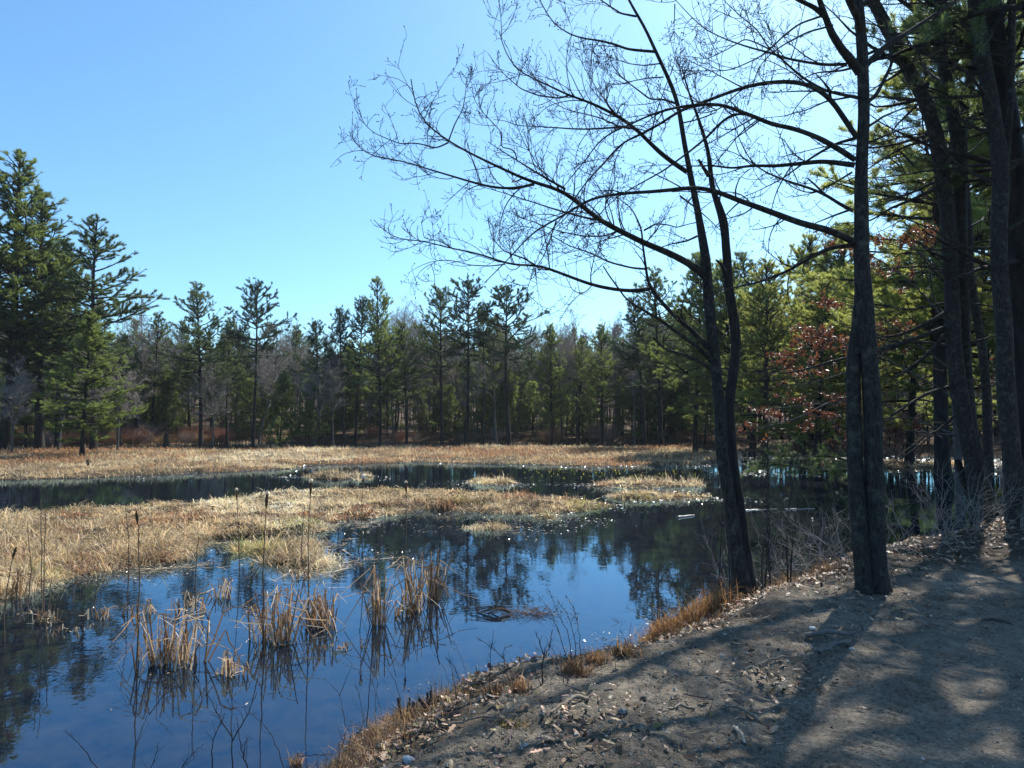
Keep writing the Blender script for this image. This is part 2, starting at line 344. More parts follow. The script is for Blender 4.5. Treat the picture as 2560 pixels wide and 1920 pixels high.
s_len = np.cumsum(np.linalg.norm(np.gradient(ctr, axis=0), axis=1))
rut = sum(np.exp(-((u-c)/.16)**2) for c in (.55, 2.0))
rip = (.5+.5*np.sin(s_len[:, None]*2*math.pi/.085+np.sin(u[None]*9)*1.2))*rut[None]
PH = PH+.005+.006*rut[None]-.0+.016*rip*sstep(u, 0, .2)[None]+.004*fbm(PX, PY, .05, 2, 31)*sstep(u, 0, .2)[None]+.002
b = Buf(); na, nr = PX.shape; idx = np.arange(na*nr).reshape(na, nr)
pc = zone_color(PX, PY, PH, PSD, PMS, PNR, True)*(1+.08*sstep(u, 0, .5))[None, :, None]
b.add(np.stack([PX, PY, PH], -1), quad=np.stack([idx[:-1, :-1], idx[:-1, 1:], idx[1:, 1:], idx[1:, :-1]], -1), col=pc.reshape(-1, 3))
tag(b.build('path', M['ground']), kind='structure')

# ------------------------------------------------------------------ tree generators (far trees)
def trunk_pts(Hh, lean=.02, m=14, wob=.04):
    P, _ = grow([[0, 0, -.3]], [[rng.normal(0, lean), rng.normal(0, lean), 1]], Hh+.3, 1., m, 0, wob); return P
def pine(Hh, cb, Rm, seed, dz=.62, nb=5, rt=None, nl=.19, nw=.026, ntuft=12000, npt=6, mat='needle_dark', tip=.45, irr=.35, asym=None, low=-4, dead=10, top_el=52):
    global rng; rng = np.random.default_rng(seed); rt = rt or Hh*.0125
    TP = trunk_pts(Hh); TR = rt*np.linspace(1, .12, 14)[None]**.9; TR[0, 0] *= 1.35
    tb = Buf(); V, Q = tubes(TP, TR, 7); tb.add(V, quad=Q)
    S, D, L = [], [], []; z = Hh*cb; 
    while z < Hh*.985:
        t = (z-Hh*cb)/(Hh*(1-cb)); gap = rng.random() < .12 and t < .7
        k = 0 if gap else rng.integers(nb-1, nb+2); a0 = rng.random()*6.28
        sc = 1+rng.normal(0, irr*.5)
        for j in range(k):
            a = a0+j*6.283/max(k, 1)+rng.normal(0, .25)
            prof = (1-t)**.75*(.55+.45*min(1, t/.18))
            l = Rm*prof*np.clip(sc*(1+rng.normal(0, irr)), .3, 1.6)+.25
            if asym is not None: l *= 1+asym[1]*math.cos(a-asym[0])
            el = math.radians(low+(top_el-low)*t**1.3+rng.normal(0, 6)); f = z/Hh*13; i = min(int(f), 12)
            zz = z+rng.normal(0, .08); c = TP[0, i]*(1-(f-i))+TP[0, i+1]*(f-i)
            S.append([c[0], c[1], zz]); D.append([math.cos(a)*math.cos(el), math.sin(a)*math.cos(el), math.sin(el)]); L.append(l)
        z += dz*rng.uniform(.7, 1.3)*(1-.45*t)
    S, D, L = np.array(S), np.array(D), np.array(L)
    BP, BR = grow(S, D, L, rt*.16+.012*L, 8, tip, .22, .2)
    cbuf = Buf(); V, Q = tubes(BP, BR, 3); cbuf.add(V, quad=Q, mat=0)
    if dead:
        zd = rng.uniform(Hh*.08, Hh*max(cb, .1), dead); a = rng.random(dead)*6.28
        DP, DR = grow(np.stack([TP[0, 3, 0]*np.ones(dead), TP[0, 3, 1]*np.ones(dead), zd], 1), np.stack([np.cos(a), np.sin(a), rng.normal(-.05, .2, dead)], 1), rng.uniform(.3, .5*Rm+.4, dead), .02, 5, 0, .3)
        V, Q = tubes(DP, DR, 3); cbuf.add(V, quad=Q, mat=0)
    nbl = int(len(S)*12)
    p, tn, rd, pl_, t = sample(BP, BR, nbl, .22, 1.)
    sd_ = side_dir(tn, rng.uniform(30, 60, nbl), .93)
    LP, LR = grow(p, sd_, (.26*pl_*(1.15-t)+.26)*rng.uniform(.6, 1.3, nbl), np.maximum(rd*.5, .008), 4, .22, .25)
    V, Q = tubes(LP, LR, 3); cbuf.add(V, quad=Q, mat=0)
    keep_ = rng.random(len(LP)) < .55; p, tn, rd, pl_, t = sample(LP[keep_], LR[keep_], int(ntuft*.7), .15, 1., .8); V, T = needles(p, tn, nl, nw, npt); cbuf.add(V, tri=T, mat=1)
    tips = BP[:, -1]; V, T = needles(np.repeat(tips, 3, 0), np.repeat(norm(BP[:, -1]-BP[:, -2]), 3, 0), nl, nw, npt); cbuf.add(V, tri=T, mat=1)
    return tb.mesh('trunk', M['bark_pine'], True), cbuf.mesh('crown', [M['bark_pine'], M[mat]], False)
def decid(Hh, seed, spread=.32, fork=.35, n1=16, n2=110, n3=800, n4=2600, mt='bark_far', mc='twig_far', up=.7, rt=None):
    global rng; rng = np.random.default_rng(seed); rt = rt or Hh*.009
    TP = trunk_pts(Hh*.92, .05, 14, .12); TR = rt*np.linspace(1, .1, 14)[None]
    tb = Buf(); V, Q = tubes(TP, TR, 6); tb.add(V, quad=Q); c = Buf()
    p, tn, rd, l, t = sample(TP, TR, n1, fork, .97); P1, R1 = grow(p, side_dir(tn, rng.uniform(25, 50, n1), .3), Hh*spread*(1.25-t)*rng.uniform(.7, 1.2, n1)*1.2, rd*.55, 8, up, .35); V, Q = tubes(P1, R1, 4); c.add(V, quad=Q)
    P, R, n, f = P1, R1, n2, .34
    for n, f, up_ in ((n2, .42, .5), (n3, .42, .4), (n4, .5, .3)):
        p, tn, rd, l, t = sample(P, R, n, .15, 1.); P, R = grow(p, side_dir(tn, rng.uniform(25, 55, n)), l*f*(1.2-.5*t)*rng.uniform(.6, 1.3, n), np.maximum(rd*.6, .012), 5 if n < n4 else 3, up_, .4); V, Q = tubes(P, R, 3); c.add(V, quad=Q)
    return tb.mesh('trunk', M[mt], True), c.mesh('crown', M[mc], True)
def inst(name, meshes, x, y, z, sc, rot, label, cat, group=None, sxy=None):
    o = empty(name, (x, y, z), label, cat, group); o.rotation_euler = (0, 0, rot); s2 = sc if sxy is None else sxy
    o.scale = (s2, s2, sc)
    link('trunk', meshes[0], o); link('crown', meshes[1], o); return o
# ---- variants (height, meshes)
PV = [(16, pine(16, .36, 3.7, 101, ntuft=15000)), (16, pine(16, .42, 3.3, 102, mat='needle_blue', irr=.5)), (15, pine(15, .28, 3.3, 103, mat='needle_green', dz=.65)),
      (17, pine(17, .46, 4.0, 104, irr=.6, nb=4)), (16, pine(16, .56, 3.6, 105, mat='needle_blue', irr=.5, nb=4)), (14, pine(14, .22, 3.2, 106, mat='needle_green', dz=.6, ntuft=13000)),
      (15, pine(15, .45, 2.6, 107, mat='needle_dark', irr=.6, nb=4, ntuft=9000))]
YV = [(6, pine(6, .12, 1.6, 121, dz=.4, nl=.2, nw=.035, ntuft=4600, mat='needle_green', dead=0)), (7, pine(7, .2, 1.7, 122, dz=.42, nl=.2, nw=.035, ntuft=4400, mat='needle_green', dead=3)),
      (5, pine(5, .1, 1.4, 123, dz=.36, nl=.2, nw=.03, ntuft=2200, mat='needle_green', dead=0, low=-12))]
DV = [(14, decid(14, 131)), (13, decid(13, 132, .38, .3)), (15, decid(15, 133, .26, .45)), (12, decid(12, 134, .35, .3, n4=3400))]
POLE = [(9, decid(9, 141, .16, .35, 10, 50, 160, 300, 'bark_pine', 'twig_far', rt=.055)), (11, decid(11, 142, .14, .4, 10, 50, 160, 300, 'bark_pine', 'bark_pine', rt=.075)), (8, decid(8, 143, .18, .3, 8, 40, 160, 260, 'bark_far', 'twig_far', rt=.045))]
BIG = [(24, pine(24, .28, 4.6, 151, dz=.7, nl=.2, nw=.022, ntuft=38000, npt=6, mat='needle_green', irr=.3, low=-2)), (23, pine(23, .30, 4.2, 152, dz=.7, nl=.2, nw=.022, ntuft=34000, mat='needle_dark', irr=.35)),
       (19, pine(19, .34, 4.3, 153, dz=.9, nl=.2, nw=.022, ntuft=26000, mat='needle_dark', irr=.35, asym=(0, .45), nb=4, tip=.3)), (15, pine(15, .12, 3.6, 154, dz=.55, nl=.2, nw=.022, ntuft=32000, mat='needle_green', irr=.3, low=-12))]
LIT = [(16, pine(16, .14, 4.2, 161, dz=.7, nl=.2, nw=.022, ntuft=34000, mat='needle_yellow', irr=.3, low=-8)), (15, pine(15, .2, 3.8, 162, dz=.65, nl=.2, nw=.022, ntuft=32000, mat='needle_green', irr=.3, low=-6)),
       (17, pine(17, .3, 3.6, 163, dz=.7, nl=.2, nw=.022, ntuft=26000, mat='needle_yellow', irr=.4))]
rng = np.random.default_rng(77)
def place_v(name, var, vx, vtop, d, label, cat, group=None, rot=None, wide=1.):
    x = (vx-1106)/FV*d; z = float(terrain(x, d)); top = WV(vx, vtop, d)[2]; hh, ms = var
    sc = (top-z)/hh; return inst(name, ms, x, d, z, sc, rng.random()*6.28 if rot is None else rot, label, cat, group, sxy=sc*wide)
P_, D_ = 'pine_tree', 'bare_tree'
heroes = [
 (P_, BIG[0], -75, 285, 50, 'tallest dark pine cut by the left edge of the picture', 1),
 (P_, BIG[0], 8, 318, 52, 'tall green pine at the left edge rising above its neighbours', 1.3),
 (P_, BIG[1], 88, 418, 55, 'tall pine between the left edge pine and the lone layered pine', 1.35),
 (P_, BIG[1], 128, 520, 57, 'shorter dense pine tucked between two tall left pines', 1.25),
 (P_, BIG[2], 205, 468, 52, 'layered pine with long level limbs reaching right over the marsh', 1.15),
 (P_, BIG[3], 180, 680, 45, 'bright green low branched pine in front of the tall left pines', 1.35),
 (P_, BIG[3], 60, 660, 56, 'dusky pine half hidden at the foot of the left pines', 1.0),
 (P_, BIG[1], 262, 740, 64, 'dull green pine filling the gap right of the layered pine', 1.2),
 (P_, PV[0], 330, 676, 72, 'small narrow pine peaking right of the left group', .95),
 (P_, PV[0], 436, 617, 70, 'full pale green pine, first tall one left of the centre', 1.05),
 (P_, PV[4], 548, 612, 70, 'slim dark pine with one limb sticking out right near its top', .9),
 (P_, PV[6], 492, 690, 72, 'dark thin pine between two taller pines left of centre', .9),
 (P_, PV[1], 690, 692, 72, 'sparse pale topped pine standing before the bare grove', .9),
 (P_, PV[1], 745, 668, 72, 'left stem of the twin topped pines left of centre', .85),
 (P_, PV[1], 768, 642, 73, 'right stem of the twin topped pines left of centre', .85),
 (P_, PV[2], 822, 606, 68, 'pointed cone shaped green pine, the tallest spire in the middle', .8),
 (P_, PV[0], 880, 700, 70, 'broad low pine right of the pointed spire', 1.1),
 (P_, PV[3], 955, 622, 70, 'bushy dark pine with crooked left limbs beside the clear stemmed pine', .95),
 (P_, PV[4], 1005, 604, 69, 'clear stemmed pine with a bare straight lower trunk near the middle', 1.0),
 (P_, PV[6], 1042, 676, 71, 'slender ragged pine right of the clear stemmed pine', .9),
 (P_, PV[4], 1100, 620, 69, 'isolated pine with a wide flat lower tier against the sky', 1.2),
 (P_, PV[5], 1192, 700, 70, 'conical green pine right of the flat tiered pine', .9),
 (P_, PV[2], 1250, 735, 72, 'mid green pine under the round bare crown', 1.0),
 (P_, PV[5], 1300, 700, 68, 'wide bright pine left of the forked shore maple', 1.0),
 (P_, PV[1], 1392, 640, 62, 'dark pine seen through the lowest maple boughs', 1.0),
 (P_, PV[0], 1428, 585, 60, 'tall dark pine just left of the forked maple trunk', 1.05),
 (D_, DV[2], 603, 678, 76, 'fine twigged bare tree right of the slim dark pine', 1.1),
 (D_, DV[0], 645, 712, 82, 'pale bare tree in the low gap of the tree line', 1.),
 (D_, DV[1], 385, 690, 80, 'bare grey tree behind the first tall pine', 1.),
 (D_, DV[0], 878, 640, 84, 'pale bare tree showing above the broad low pine', 1.),
 (D_, DV[1], 912, 650, 86, 'whitish bare crown left of the bushy dark pine', 1.),
 (D_, DV[0], 1168, 662, 86, 'pale bare crown right of the flat tiered pine', 1.),
 (D_, DV[3], 1246, 648, 74, 'round dense bare crown, tallest leafless tree right of centre', 1.2),
 (D_, DV[1], 1342, 672, 80, 'light bare tree left of the dark pine in the boughs', 1.1),
 (D_, DV[2], 722, 745, 70, 'bare forking tree with dark trunk before the twin pines', 1.1),
 (D_, DV[3], 255, 760, 50, 'greyish bare tree spreading low over the reddish left shore', 1.7),
 (D_, DV[1], 130, 700, 53, 'bare tangled tree among the trunks of the left pines', 1.2),
 (D_, DV[3], 30, 760, 49, 'bare grey tree low at the far left before the dark trunks', 1.4), (D_, DV[1], 560, 735, 70, 'bare spreading tree at the foot of the slim dark pine', 1.3),
 (D_, DV[2], 1075, 700, 70, 'bare tree between the clear stemmed pine and the flat tiered pine', 1.1), (D_, DV[0], 1215, 668, 72, 'bare fan shaped crown touching the round bare crown', 1.1), (D_, DV[2], 1370, 690, 66, 'grey bare tree with dark forks left of the dark pine', 1.1),
 (D_, DV[3], 460, 760, 69, 'bare bushy tree between the first two tall pines', 1.2), (D_, DV[1], 680, 770, 69, 'bare tree with crooked limbs before the sparse pale topped pine', 1.2),
 (P_, YV[0], 606, 815, 69, 'bright green young pine under the bare grove, left one', .95), (P_, YV[1], 668, 825, 69, 'bright green young pine under the bare grove, right one', .95),
 (P_, LIT[1], 1500, 545, 50, 'green pine whose crown shows between the two maple stems', 1.),
 (P_, LIT[1], 1585, 560, 46, 'dark tufted pine just right of the dead maple stem', 1.1),
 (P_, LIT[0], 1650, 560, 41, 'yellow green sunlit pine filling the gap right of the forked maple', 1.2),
 (P_, PV[0], 1625, 545, 56, 'dark pointed pine behind the sunlit yellow green pine', 1.3),
 (P_, LIT[2], 1730, 500, 47, 'pine behind the rusty oak leaves with dark upper tufts', 1.1),
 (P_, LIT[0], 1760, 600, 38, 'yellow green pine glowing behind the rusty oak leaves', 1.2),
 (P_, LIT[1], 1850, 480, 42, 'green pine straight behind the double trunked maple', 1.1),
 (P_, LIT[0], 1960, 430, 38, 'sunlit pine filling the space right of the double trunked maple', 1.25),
 (P_, LIT[2], 2030, 20, 31, 'very tall pine whose sunlit boughs reach left across the sky', 1.25),
 (P_, LIT[1], 2130, 330, 33, 'green pine glimpsed between the leaning trunks on the right', 1.2),
 (P_, LIT[2], 2300, -60, 27, 'tall pine behind the darkest trunks at the right edge', 1.3),
]
for nm, var, vx, vt, d, lab, wd in heroes:
    place_v(nm, var, vx, vt, d, lab, 'pine tree' if nm == P_ else 'bare tree', wide=wd)
# understory and wood behind (individual trees)
def in_wood(x, y):
    return -poly_sd(np.array([x]), np.array([y]), POND)[0]
def scatter(n, name, vars_, v0, v1, depth, hs, label, cat, group, seed, gap=1.0):
    r = np.random.default_rng(seed); k = 0; tries = 0; pts = []
    while k < n and tries < n*60:
        tries += 1
        vx = r.uniform(v0, v1); dd = r.uniform(*depth)
        base = float(np.interp(vx, [p[0] for p in far_v[::-1]], [-poly_far for poly_far in [-p[1] for p in far_v[::-1]]]))
        d0 = G0(vx, base)[1]; y = d0+dd; x = (vx-1106)/FV*y
        if any((x-a)**2+(y-c)**2 < gap*gap for a, c in pts): continue
        if in_wood(x, y) < .8: continue
        pts.append((x, y)); hh, ms = vars_[r.integers(len(vars_))]; sc = r.uniform(*hs)/hh
        inst(name, ms, x, y, float(terrain(x, y)), sc, r.random()*6.28, label, cat, group); k += 1
scatter(95, 'young_pine', YV, -80, 1500, (1.5, 16), (3.2, 8.0), 'young green pine in the understory at the edge of the far wood', 'young pine', 'young pines along the far shore', 1, 1.3)
scatter(12, 'young_pine', [LIT[1], LIT[0]]+YV[:1], 1430, 2300, (1.0, 10), (4, 9), 'young sunlit pine at the foot of the wood on the right shore', 'young pine', 'young pines along the right shore', 2, 1.8)
scatter(230, 'slender_tree', POLE, -100, 2250, (.8, 18), (6, 12), 'slender bare trunk at the front of the far wood', 'bare tree', 'slender bare trees along the far shore', 3, .8)
scatter(95, 'wood_pine', [PV[0], PV[1], PV[3], PV[4], PV[6], PV[2]], -120, 1480, (4, 34), (9.0, 13.5), 'dark pine standing deeper in the wood behind the shoreline trees', 'pine tree', 'pines deep in the far wood', 4, 1.7)
scatter(50, 'wood_pine', [LIT[1], LIT[2], PV[0], PV[3]], 1430, 2350, (4, 34), (11, 15), 'pine standing deeper in the wood on the right shore', 'pine tree', 'pines deep in the right wood', 5, 1.8)
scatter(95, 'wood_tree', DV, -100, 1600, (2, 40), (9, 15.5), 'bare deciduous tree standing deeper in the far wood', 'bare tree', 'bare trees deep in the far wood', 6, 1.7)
# the wood beyond, where single trees can no longer be told apart: one mass
def lowpoly(seed, kind):
    global rng; rng = np.random.default_rng(seed); b = Buf(); TP = trunk_pts(15, .03, 6, .06); V, Q = tubes(TP, .13*np.linspace(1, .2, 6)[None], 4); b.add(V, quad=Q, mat=0)
    n = 46; z = rng.uniform(3 if kind else 5, 14.6, n); a = rng.random(n)*6.28; t = (z-3)/12
    P, R = grow(np.stack([0*z, 0*z, z], 1), np.stack([np.cos(a), np.sin(a), (.1 if kind else .9)+.6*t], 1), 2.9*(1.15-t)**.7*rng.uniform(.5, 1.1, n), .035, 4, .4, .3); V, Q = tubes(P, R, 3); b.add(V, quad=Q, mat=0 if kind else 2)
    if kind: p, tn, rd, l, tt_ = sample(P, R, 420, .15, 1); V, T = needles(p, tn, .55, .16, 6, .25, 1.); b.add(V, tri=T, mat=1)
    else:
        p, tn, rd, l, tt_ = sample(P, R, 420, .2, 1); P2, R2 = grow(p, side_dir(tn, 40.), l*.45, .014, 3, .5, .4); V, Q = tubes(P2, R2, 3); b.add(V, quad=Q, mat=2); p, tn, rd, l, tt_ = sample(P2, R2, 900, .2, 1); P2, R2 = grow(p, side_dir(tn, 40.), l*.6, .01, 2, .3, .4); V, Q = tubes(P2, R2, 3); b.add(V, quad=Q, mat=2)
    return b
LP = [lowpoly(211, 1), lowpoly(212, 1), lowpoly(213, 0), lowpoly(214, 1), lowpoly(215, 0)]; big = Buf(); rr_ = np.random.default_rng(216); k = 0
while k < 650:
    vx = rr_.uniform(-500, 2700); base = np.interp(vx, [p[0] for p in far_v[::-1]], [p[1] for p in far_v[::-1]]); y_ = G0(vx, base)[1]+rr_.uniform(20, 80); x_ = (vx-1106)/FV*y_
    src = LP[rr_.choice(5, p=[.15, .15, .3, .1, .3])]; sc_ = rr_.uniform(.55, .85)*(1.25 if vx > 1500 else 1); a_ = rr_.random()*6.28; ca, sa = math.cos(a_)*sc_, math.sin(a_)*sc_; z_ = float(terrain(x_, y_)); n0 = 0
    for V_, off in zip([np.concatenate(src.V)], [0]):
        W_ = np.stack([V_[:, 0]*ca-V_[:, 1]*sa+x_, V_[:, 0]*sa+V_[:, 1]*ca+y_, V_[:, 2]*sc_+z_-.2], 1); nn = big.n
        big.V.append(W_); big.C.append(np.ones((len(W_), 4))*.5); big.n += len(W_)
        for T_, m_ in zip(src.T, src.MT): big.T.append(T_+nn); big.MT.append(m_)
        for Q_, m_ in zip(src.Q, src.MQ): big.Q.append(Q_+nn); big.MQ.append(m_)
    k += 1
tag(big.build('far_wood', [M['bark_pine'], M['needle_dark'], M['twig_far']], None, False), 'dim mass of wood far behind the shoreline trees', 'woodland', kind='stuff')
# shrubs on the far shore
def shrub(seed, h=1.3, n=60, col=(.16, .07, .04), sp=.5):
    global rng; rng = np.random.default_rng(seed); b = Buf(); a = rng.random(n)*6.28
    P, R = grow(np.stack([np.cos(a)*.15, np.sin(a)*.15, np.full(n, -.05)], 1)*rng.uniform(.2, 2.2, (n, 1)), np.stack([np.cos(a)*sp, np.sin(a)*sp, np.ones(n)], 1)+rng.normal(0, .2, (n, 3)), h*rng.uniform(.5, 1, n), .008, 5, .1, .3, .5)
    V, Q = tubes(P, R, 3); b.add(V, quad=Q, col=col)
    p, tn, rd, l, t = sample(P, R, n*9, .3, 1); P2, R2 = grow(p, side_dir(tn, rng.uniform(20, 50, n*9)), l*.3, .006, 3, .3, .4, .6); V, Q = tubes(P2, R2, 3); b.add(V, quad=Q, col=np.array(col)*1.3)
    return b.mesh('shrub', M['wood'])
SH = [shrub(201, 1.3, 90, (.26, .12, .07)), shrub(202, 1.1, 100, (.24, .15, .07), .8), shrub(203, 1.6, 80, (.24, .17, .14), .45), shrub(204, .9, 100, (.30, .14, .075), .7)]
rng = np.random.default_rng(78)
for i in range(95):
    vx = rng.uniform(-60, 1520) if i > 55 else rng.uniform(-60, 560)
    base = np.interp(vx, [p[0] for p in far_v[::-1]], [p[1] for p in far_v[::-1]]); d = G0(vx, base)[1]+rng.uniform(.4, 5); x = (vx-1106)/FV*d
    o = link('shrub', SH[rng.integers(4)], None, (x, d, float(terrain(x, d)))); s = rng.uniform(.6, 1.25); o.scale = (s*1.2, s*1.2, s); o.rotation_euler = (0, 0, rng.random()*6.28)
    tag(o, 'reddish brown leafless shrub at the foot of the far wood', 'shrub', 'leafless shrubs along the far shore')

# ------------------------------------------------------------------ marsh grass (uncountable blades)
rng = np.random.default_rng(300)
def cmix(base, var, n): return np.clip(np.array(base)[None]*(1+rng.normal(0, var, (n, 1)))+rng.normal(0, .012, (n, 3)), .01, .9)
def grass_field(N, rmin, rmax, amin, amax, seed):
    global rng; rng = np.random.default_rng(seed)
    a = np.radians(rng.uniform(amin, amax, N)); r = np.exp(rng.uniform(math.log(rmin), math.log(rmax), N)); x, y = r*np.sin(a), r*np.cos(a)
    h, sd, ms, nr = terrain(x, y, True); k = (ms > -.05) & (sd < .3) & (h > -.06); return x[k], y[k], h[k], ms[k], r[k]
def marsh_cols(x, y, ms, r):
    n = len(x); c = cmix((.50, .395, .26), .26, n); red = sstep(fbm(x, y, 1.3, 3, 40)+.12*sstep(-x, 2, 9)*(r < 20), .2, .5)[:, None]*(rng.random((n, 1)) < .75)
    gr = (sstep(fbm(x, y, 1.1, 2, 41), .25, .45)*sstep(ms, 1.6, .2))[:, None]*(rng.random((n, 1)) < .5)
    pale = (sstep(fbm(x, y, 2.6, 2, 42), .0, .4))[:, None]
    c = c*(1-pale)+cmix((.74, .62, .44), .15, n)*pale
    c = c*(1-red)+cmix((.33, .18, .10), .25, n)*red; c = c*(1-gr)+cmix((.24, .25, .08), .25, n)*gr; return c
b = Buf(); cx_, cy_, ch_, cm_, cr_ = grass_field(17000, 8.5, 30, -44, 20, 301); NB = 22; nc = len(cx_)
field = fbm(cx_, cy_, 1.6, 2, 50)*5; ta = rng.random((nc, NB))*6.28; tr = np.abs(rng.normal(0, 1, (nc, NB)))*(.03+.0055*cr_[:, None]); x = (cx_[:, None]+np.cos(ta)*tr).ravel(); y = (cy_[:, None]+np.sin(ta)*tr).ravel(); n = len(x)
rep = lambda q: np.repeat(q, NB)
h, ms, r = terrain(x, y), rep(cm_), rep(cr_); keepb = h > -.05; hd = np.where(rng.random(n) < .55, ta.ravel()+rng.normal(0, .4, n), rep(field)+rng.normal(0, .35, n)); D = np.stack([np.cos(hd), np.sin(hd)], 1)
big_ = rep(rng.uniform(.5, 1.35, nc)*(1+.8*sstep(-cy_, -17, -11))*(1+.9*np.maximum(0, fbm(cx_, cy_, .8, 2, 56)))); lift = np.clip(rng.normal(.42, .16, n)+rep(rng.normal(0, .14, nc)), .05, .97); lay = rng.random(n) < .22; lift = np.where(lay, rng.uniform(.03, .2, n), lift); L = np.where(lay, rng.uniform(.25, .5, n), rng.uniform(.10, .28, n)*big_); W = np.maximum(.004, .00075*r)*rng.uniform(.7, 1.5, n)
tone = rep(rng.uniform(.35, 1.4, nc))*(1+.45*fbm(x, y, .5, 3, 53))*np.where(lay, 1.25, 1)
V, T, Q, C = blades(np.stack([x, y, h-.01], 1), D, L, W, lift, rng.uniform(.5, 1.7, n), np.clip(marsh_cols(x, y, ms, r)*tone[:, None]*1.08, .02, .9)); b.add(V, T, Q, 0, C)
tag(b.build('marsh_grass', M['grass'], smooth=False), 'matted tan and rust dead grass on the low marsh mats of the pond', 'grass', kind='stuff')
b = Buf(); x, y, h, ms, r = grass_field(260000, 26, 74, -46, 46, 302); n = len(x)
hd = rng.random(n)*6.28; D = np.stack([np.cos(hd), np.sin(hd)], 1); L = rng.uniform(.12, .42, n)*(1+.7*fbm(x, y, 1.6, 3, 54)); W = .0005*r*rng.uniform(.7, 1.6, n)
c = marsh_cols(x*.45, y*.45, ms*3, r+30); fr = sstep(fbm(x, y, 5, 3, 44)+.012*(r-45), .0, .3)[:, None]*(rng.random((n, 1)) < .8)
c = c*(.95+.85*fbm(x, y, 1.3, 3, 55))[:, None]; c = c*(1-fr)+cmix((.36, .20, .11), .25, n)*fr
V, T, Q, C = blades(np.stack([x, y, h-.01], 1), D, L, W, np.clip(rng.normal(.5, .2, n), .1, .97), rng.uniform(.1, 1., n), np.clip(c, .02, .9)); b.add(V, T, Q, 0, C)
tag(b.build('marsh_grass', M['grass'], smooth=False), 'brown and tan sedge band running the width of the pond below the far trees', 'grass', kind='stuff')
b = Buf(); N = 42000; a = np.radians(rng.uniform(-44, 12, N)); r = np.exp(rng.uniform(math.log(7.5), math.log(17), N)); x, y = r*np.sin(a), r*np.cos(a); h, sd, ms, nr = terrain(x, y, True); k = (h < 0) & (rng.random(N) < .9*sstep(ms, -1.7, .0)**1.6*sstep(fbm(x, y, .8, 3, 66), -.15, .4)*(.35+.65*sstep(-x, 0, 4))); x, y, r = x[k], y[k], r[k]; n = len(x); hd = rng.random(n)*6.28
V, T, Q, C = blades(np.stack([x, y, rng.uniform(.003, .03, n)], 1), np.stack([np.cos(hd), np.sin(hd)], 1), rng.uniform(.08, .40, n), rng.uniform(.006, .014, n), rng.uniform(.0, .16, n)**1.2, rng.uniform(.0, .15, n), cmix((.42, .32, .21), .5, n)); V[:, 2] = np.maximum(V[:, 2], .002); b.add(V, T, Q, 0, C)
tag(b.build('floating_straw', M['reed'], smooth=False), 'fallen straw and reed leaves afloat around the near mats', 'debris', kind='stuff')
# dry grass and leaf litter on the far shore
b = Buf(); N = 60000; a = np.radians(rng.uniform(-44, 44, N)); r = rng.uniform(40, 84, N); x, y = r*np.sin(a), r*np.cos(a); h, sd, ms, nr = terrain(x, y, True); k = (sd > -.2) & (sd < 5+6*(x < -20)) ; x, y, h, r = x[k], y[k], h[k], r[k]; n = len(x)
hd = rng.random(n)*6.28; left = sstep(-x, 14, 26)[:, None]; c = cmix((.22, .14, .09), .3, n)*(1-left)+cmix((.55, .38, .22), .25, n)*left
V, T, Q, C = blades(np.stack([x, y, h-.01], 1), np.stack([np.cos(hd), np.sin(hd)], 1), rng.uniform(.15, .5, n), .0005*r, np.clip(rng.normal(.5, .25, n), .1, .97), rng.uniform(.1, 1., n), c); b.add(V, T, Q, 0, C)
tag(b.build('shore_grass', M['grass'], smooth=False), 'brown dead grass along the foot of the far wood', 'grass', kind='stuff')
# floating debris around the mats
def flakes(x, y, z, size, asp, col, tilt=.12):
    n = len(x); a = rng.random(n)*6.28; ux = np.stack([np.cos(a), np.sin(a), rng.normal(0, tilt, n)], 1); vx = np.stack([-np.sin(a), np.cos(a), rng.normal(0, tilt, n)], 1)
    c = np.stack([x, y, z], 1); s = size[:, None]; q = (asp*size)[:, None]
    V = np.stack([c-ux*s, c-vx*q*.8+ux*s*.1, c+ux*s, c+vx*q], 1); V[:, :, 2] = np.maximum(V[:, :, 2], z[:, None]-.002); return V.reshape(-1, 3), np.arange(n*4).reshape(-1, 4), np.repeat(col, 4, 0)
b = Buf(); N = 260000; a = np.radians(rng.uniform(-44, 44, N)); r = np.exp(rng.uniform(math.log(6.5), math.log(62), N)); x, y = r*np.sin(a), r*np.cos(a); h, sd, ms, nr = terrain(x, y, True)
pr = sstep(ms, -1.9-.03*r, -.0)**1.5*sstep(fbm(x, y, 1.2, 3, 60), -.25, .35)+.004*sstep(fbm(x, y, 2.5, 3, 61), .0, .5)+.6*sstep(sd, -.9, -.1)*sstep(fbm(x, y, .5, 2, 62), .0, .4)+.5*np.exp(-((y-37)/4.)**2)*(x > 10)*sstep(fbm(x, y, 1.6, 2, 63), -.1, .3)
k = (h < .0) & (rng.random(N) < pr*.8); x, y, r = x[k], y[k], r[k]; n = len(x)
pale = (rng.random((n, 1)) < .3); cc_ = cmix((.10, .07, .045), .5, n)*(1-pale)+cmix((.42, .34, .24), .3, n)*pale  # pale share of the flecks paints sun glints into the debris colour
V, Q, C = flakes(x, y, rng.uniform(.004, .03, n), np.maximum(.012, .0013*r)*rng.uniform(.5, 1.9, n), rng.uniform(.12, .6, n), cc_, .25); b.add(V, quad=Q, col=C)
tag(b.build('floating_debris', M['debris'], smooth=False), 'dark flecks of dead leaves and stems with painted pale glints, floating around the marsh mats', 'debris', kind='stuff')
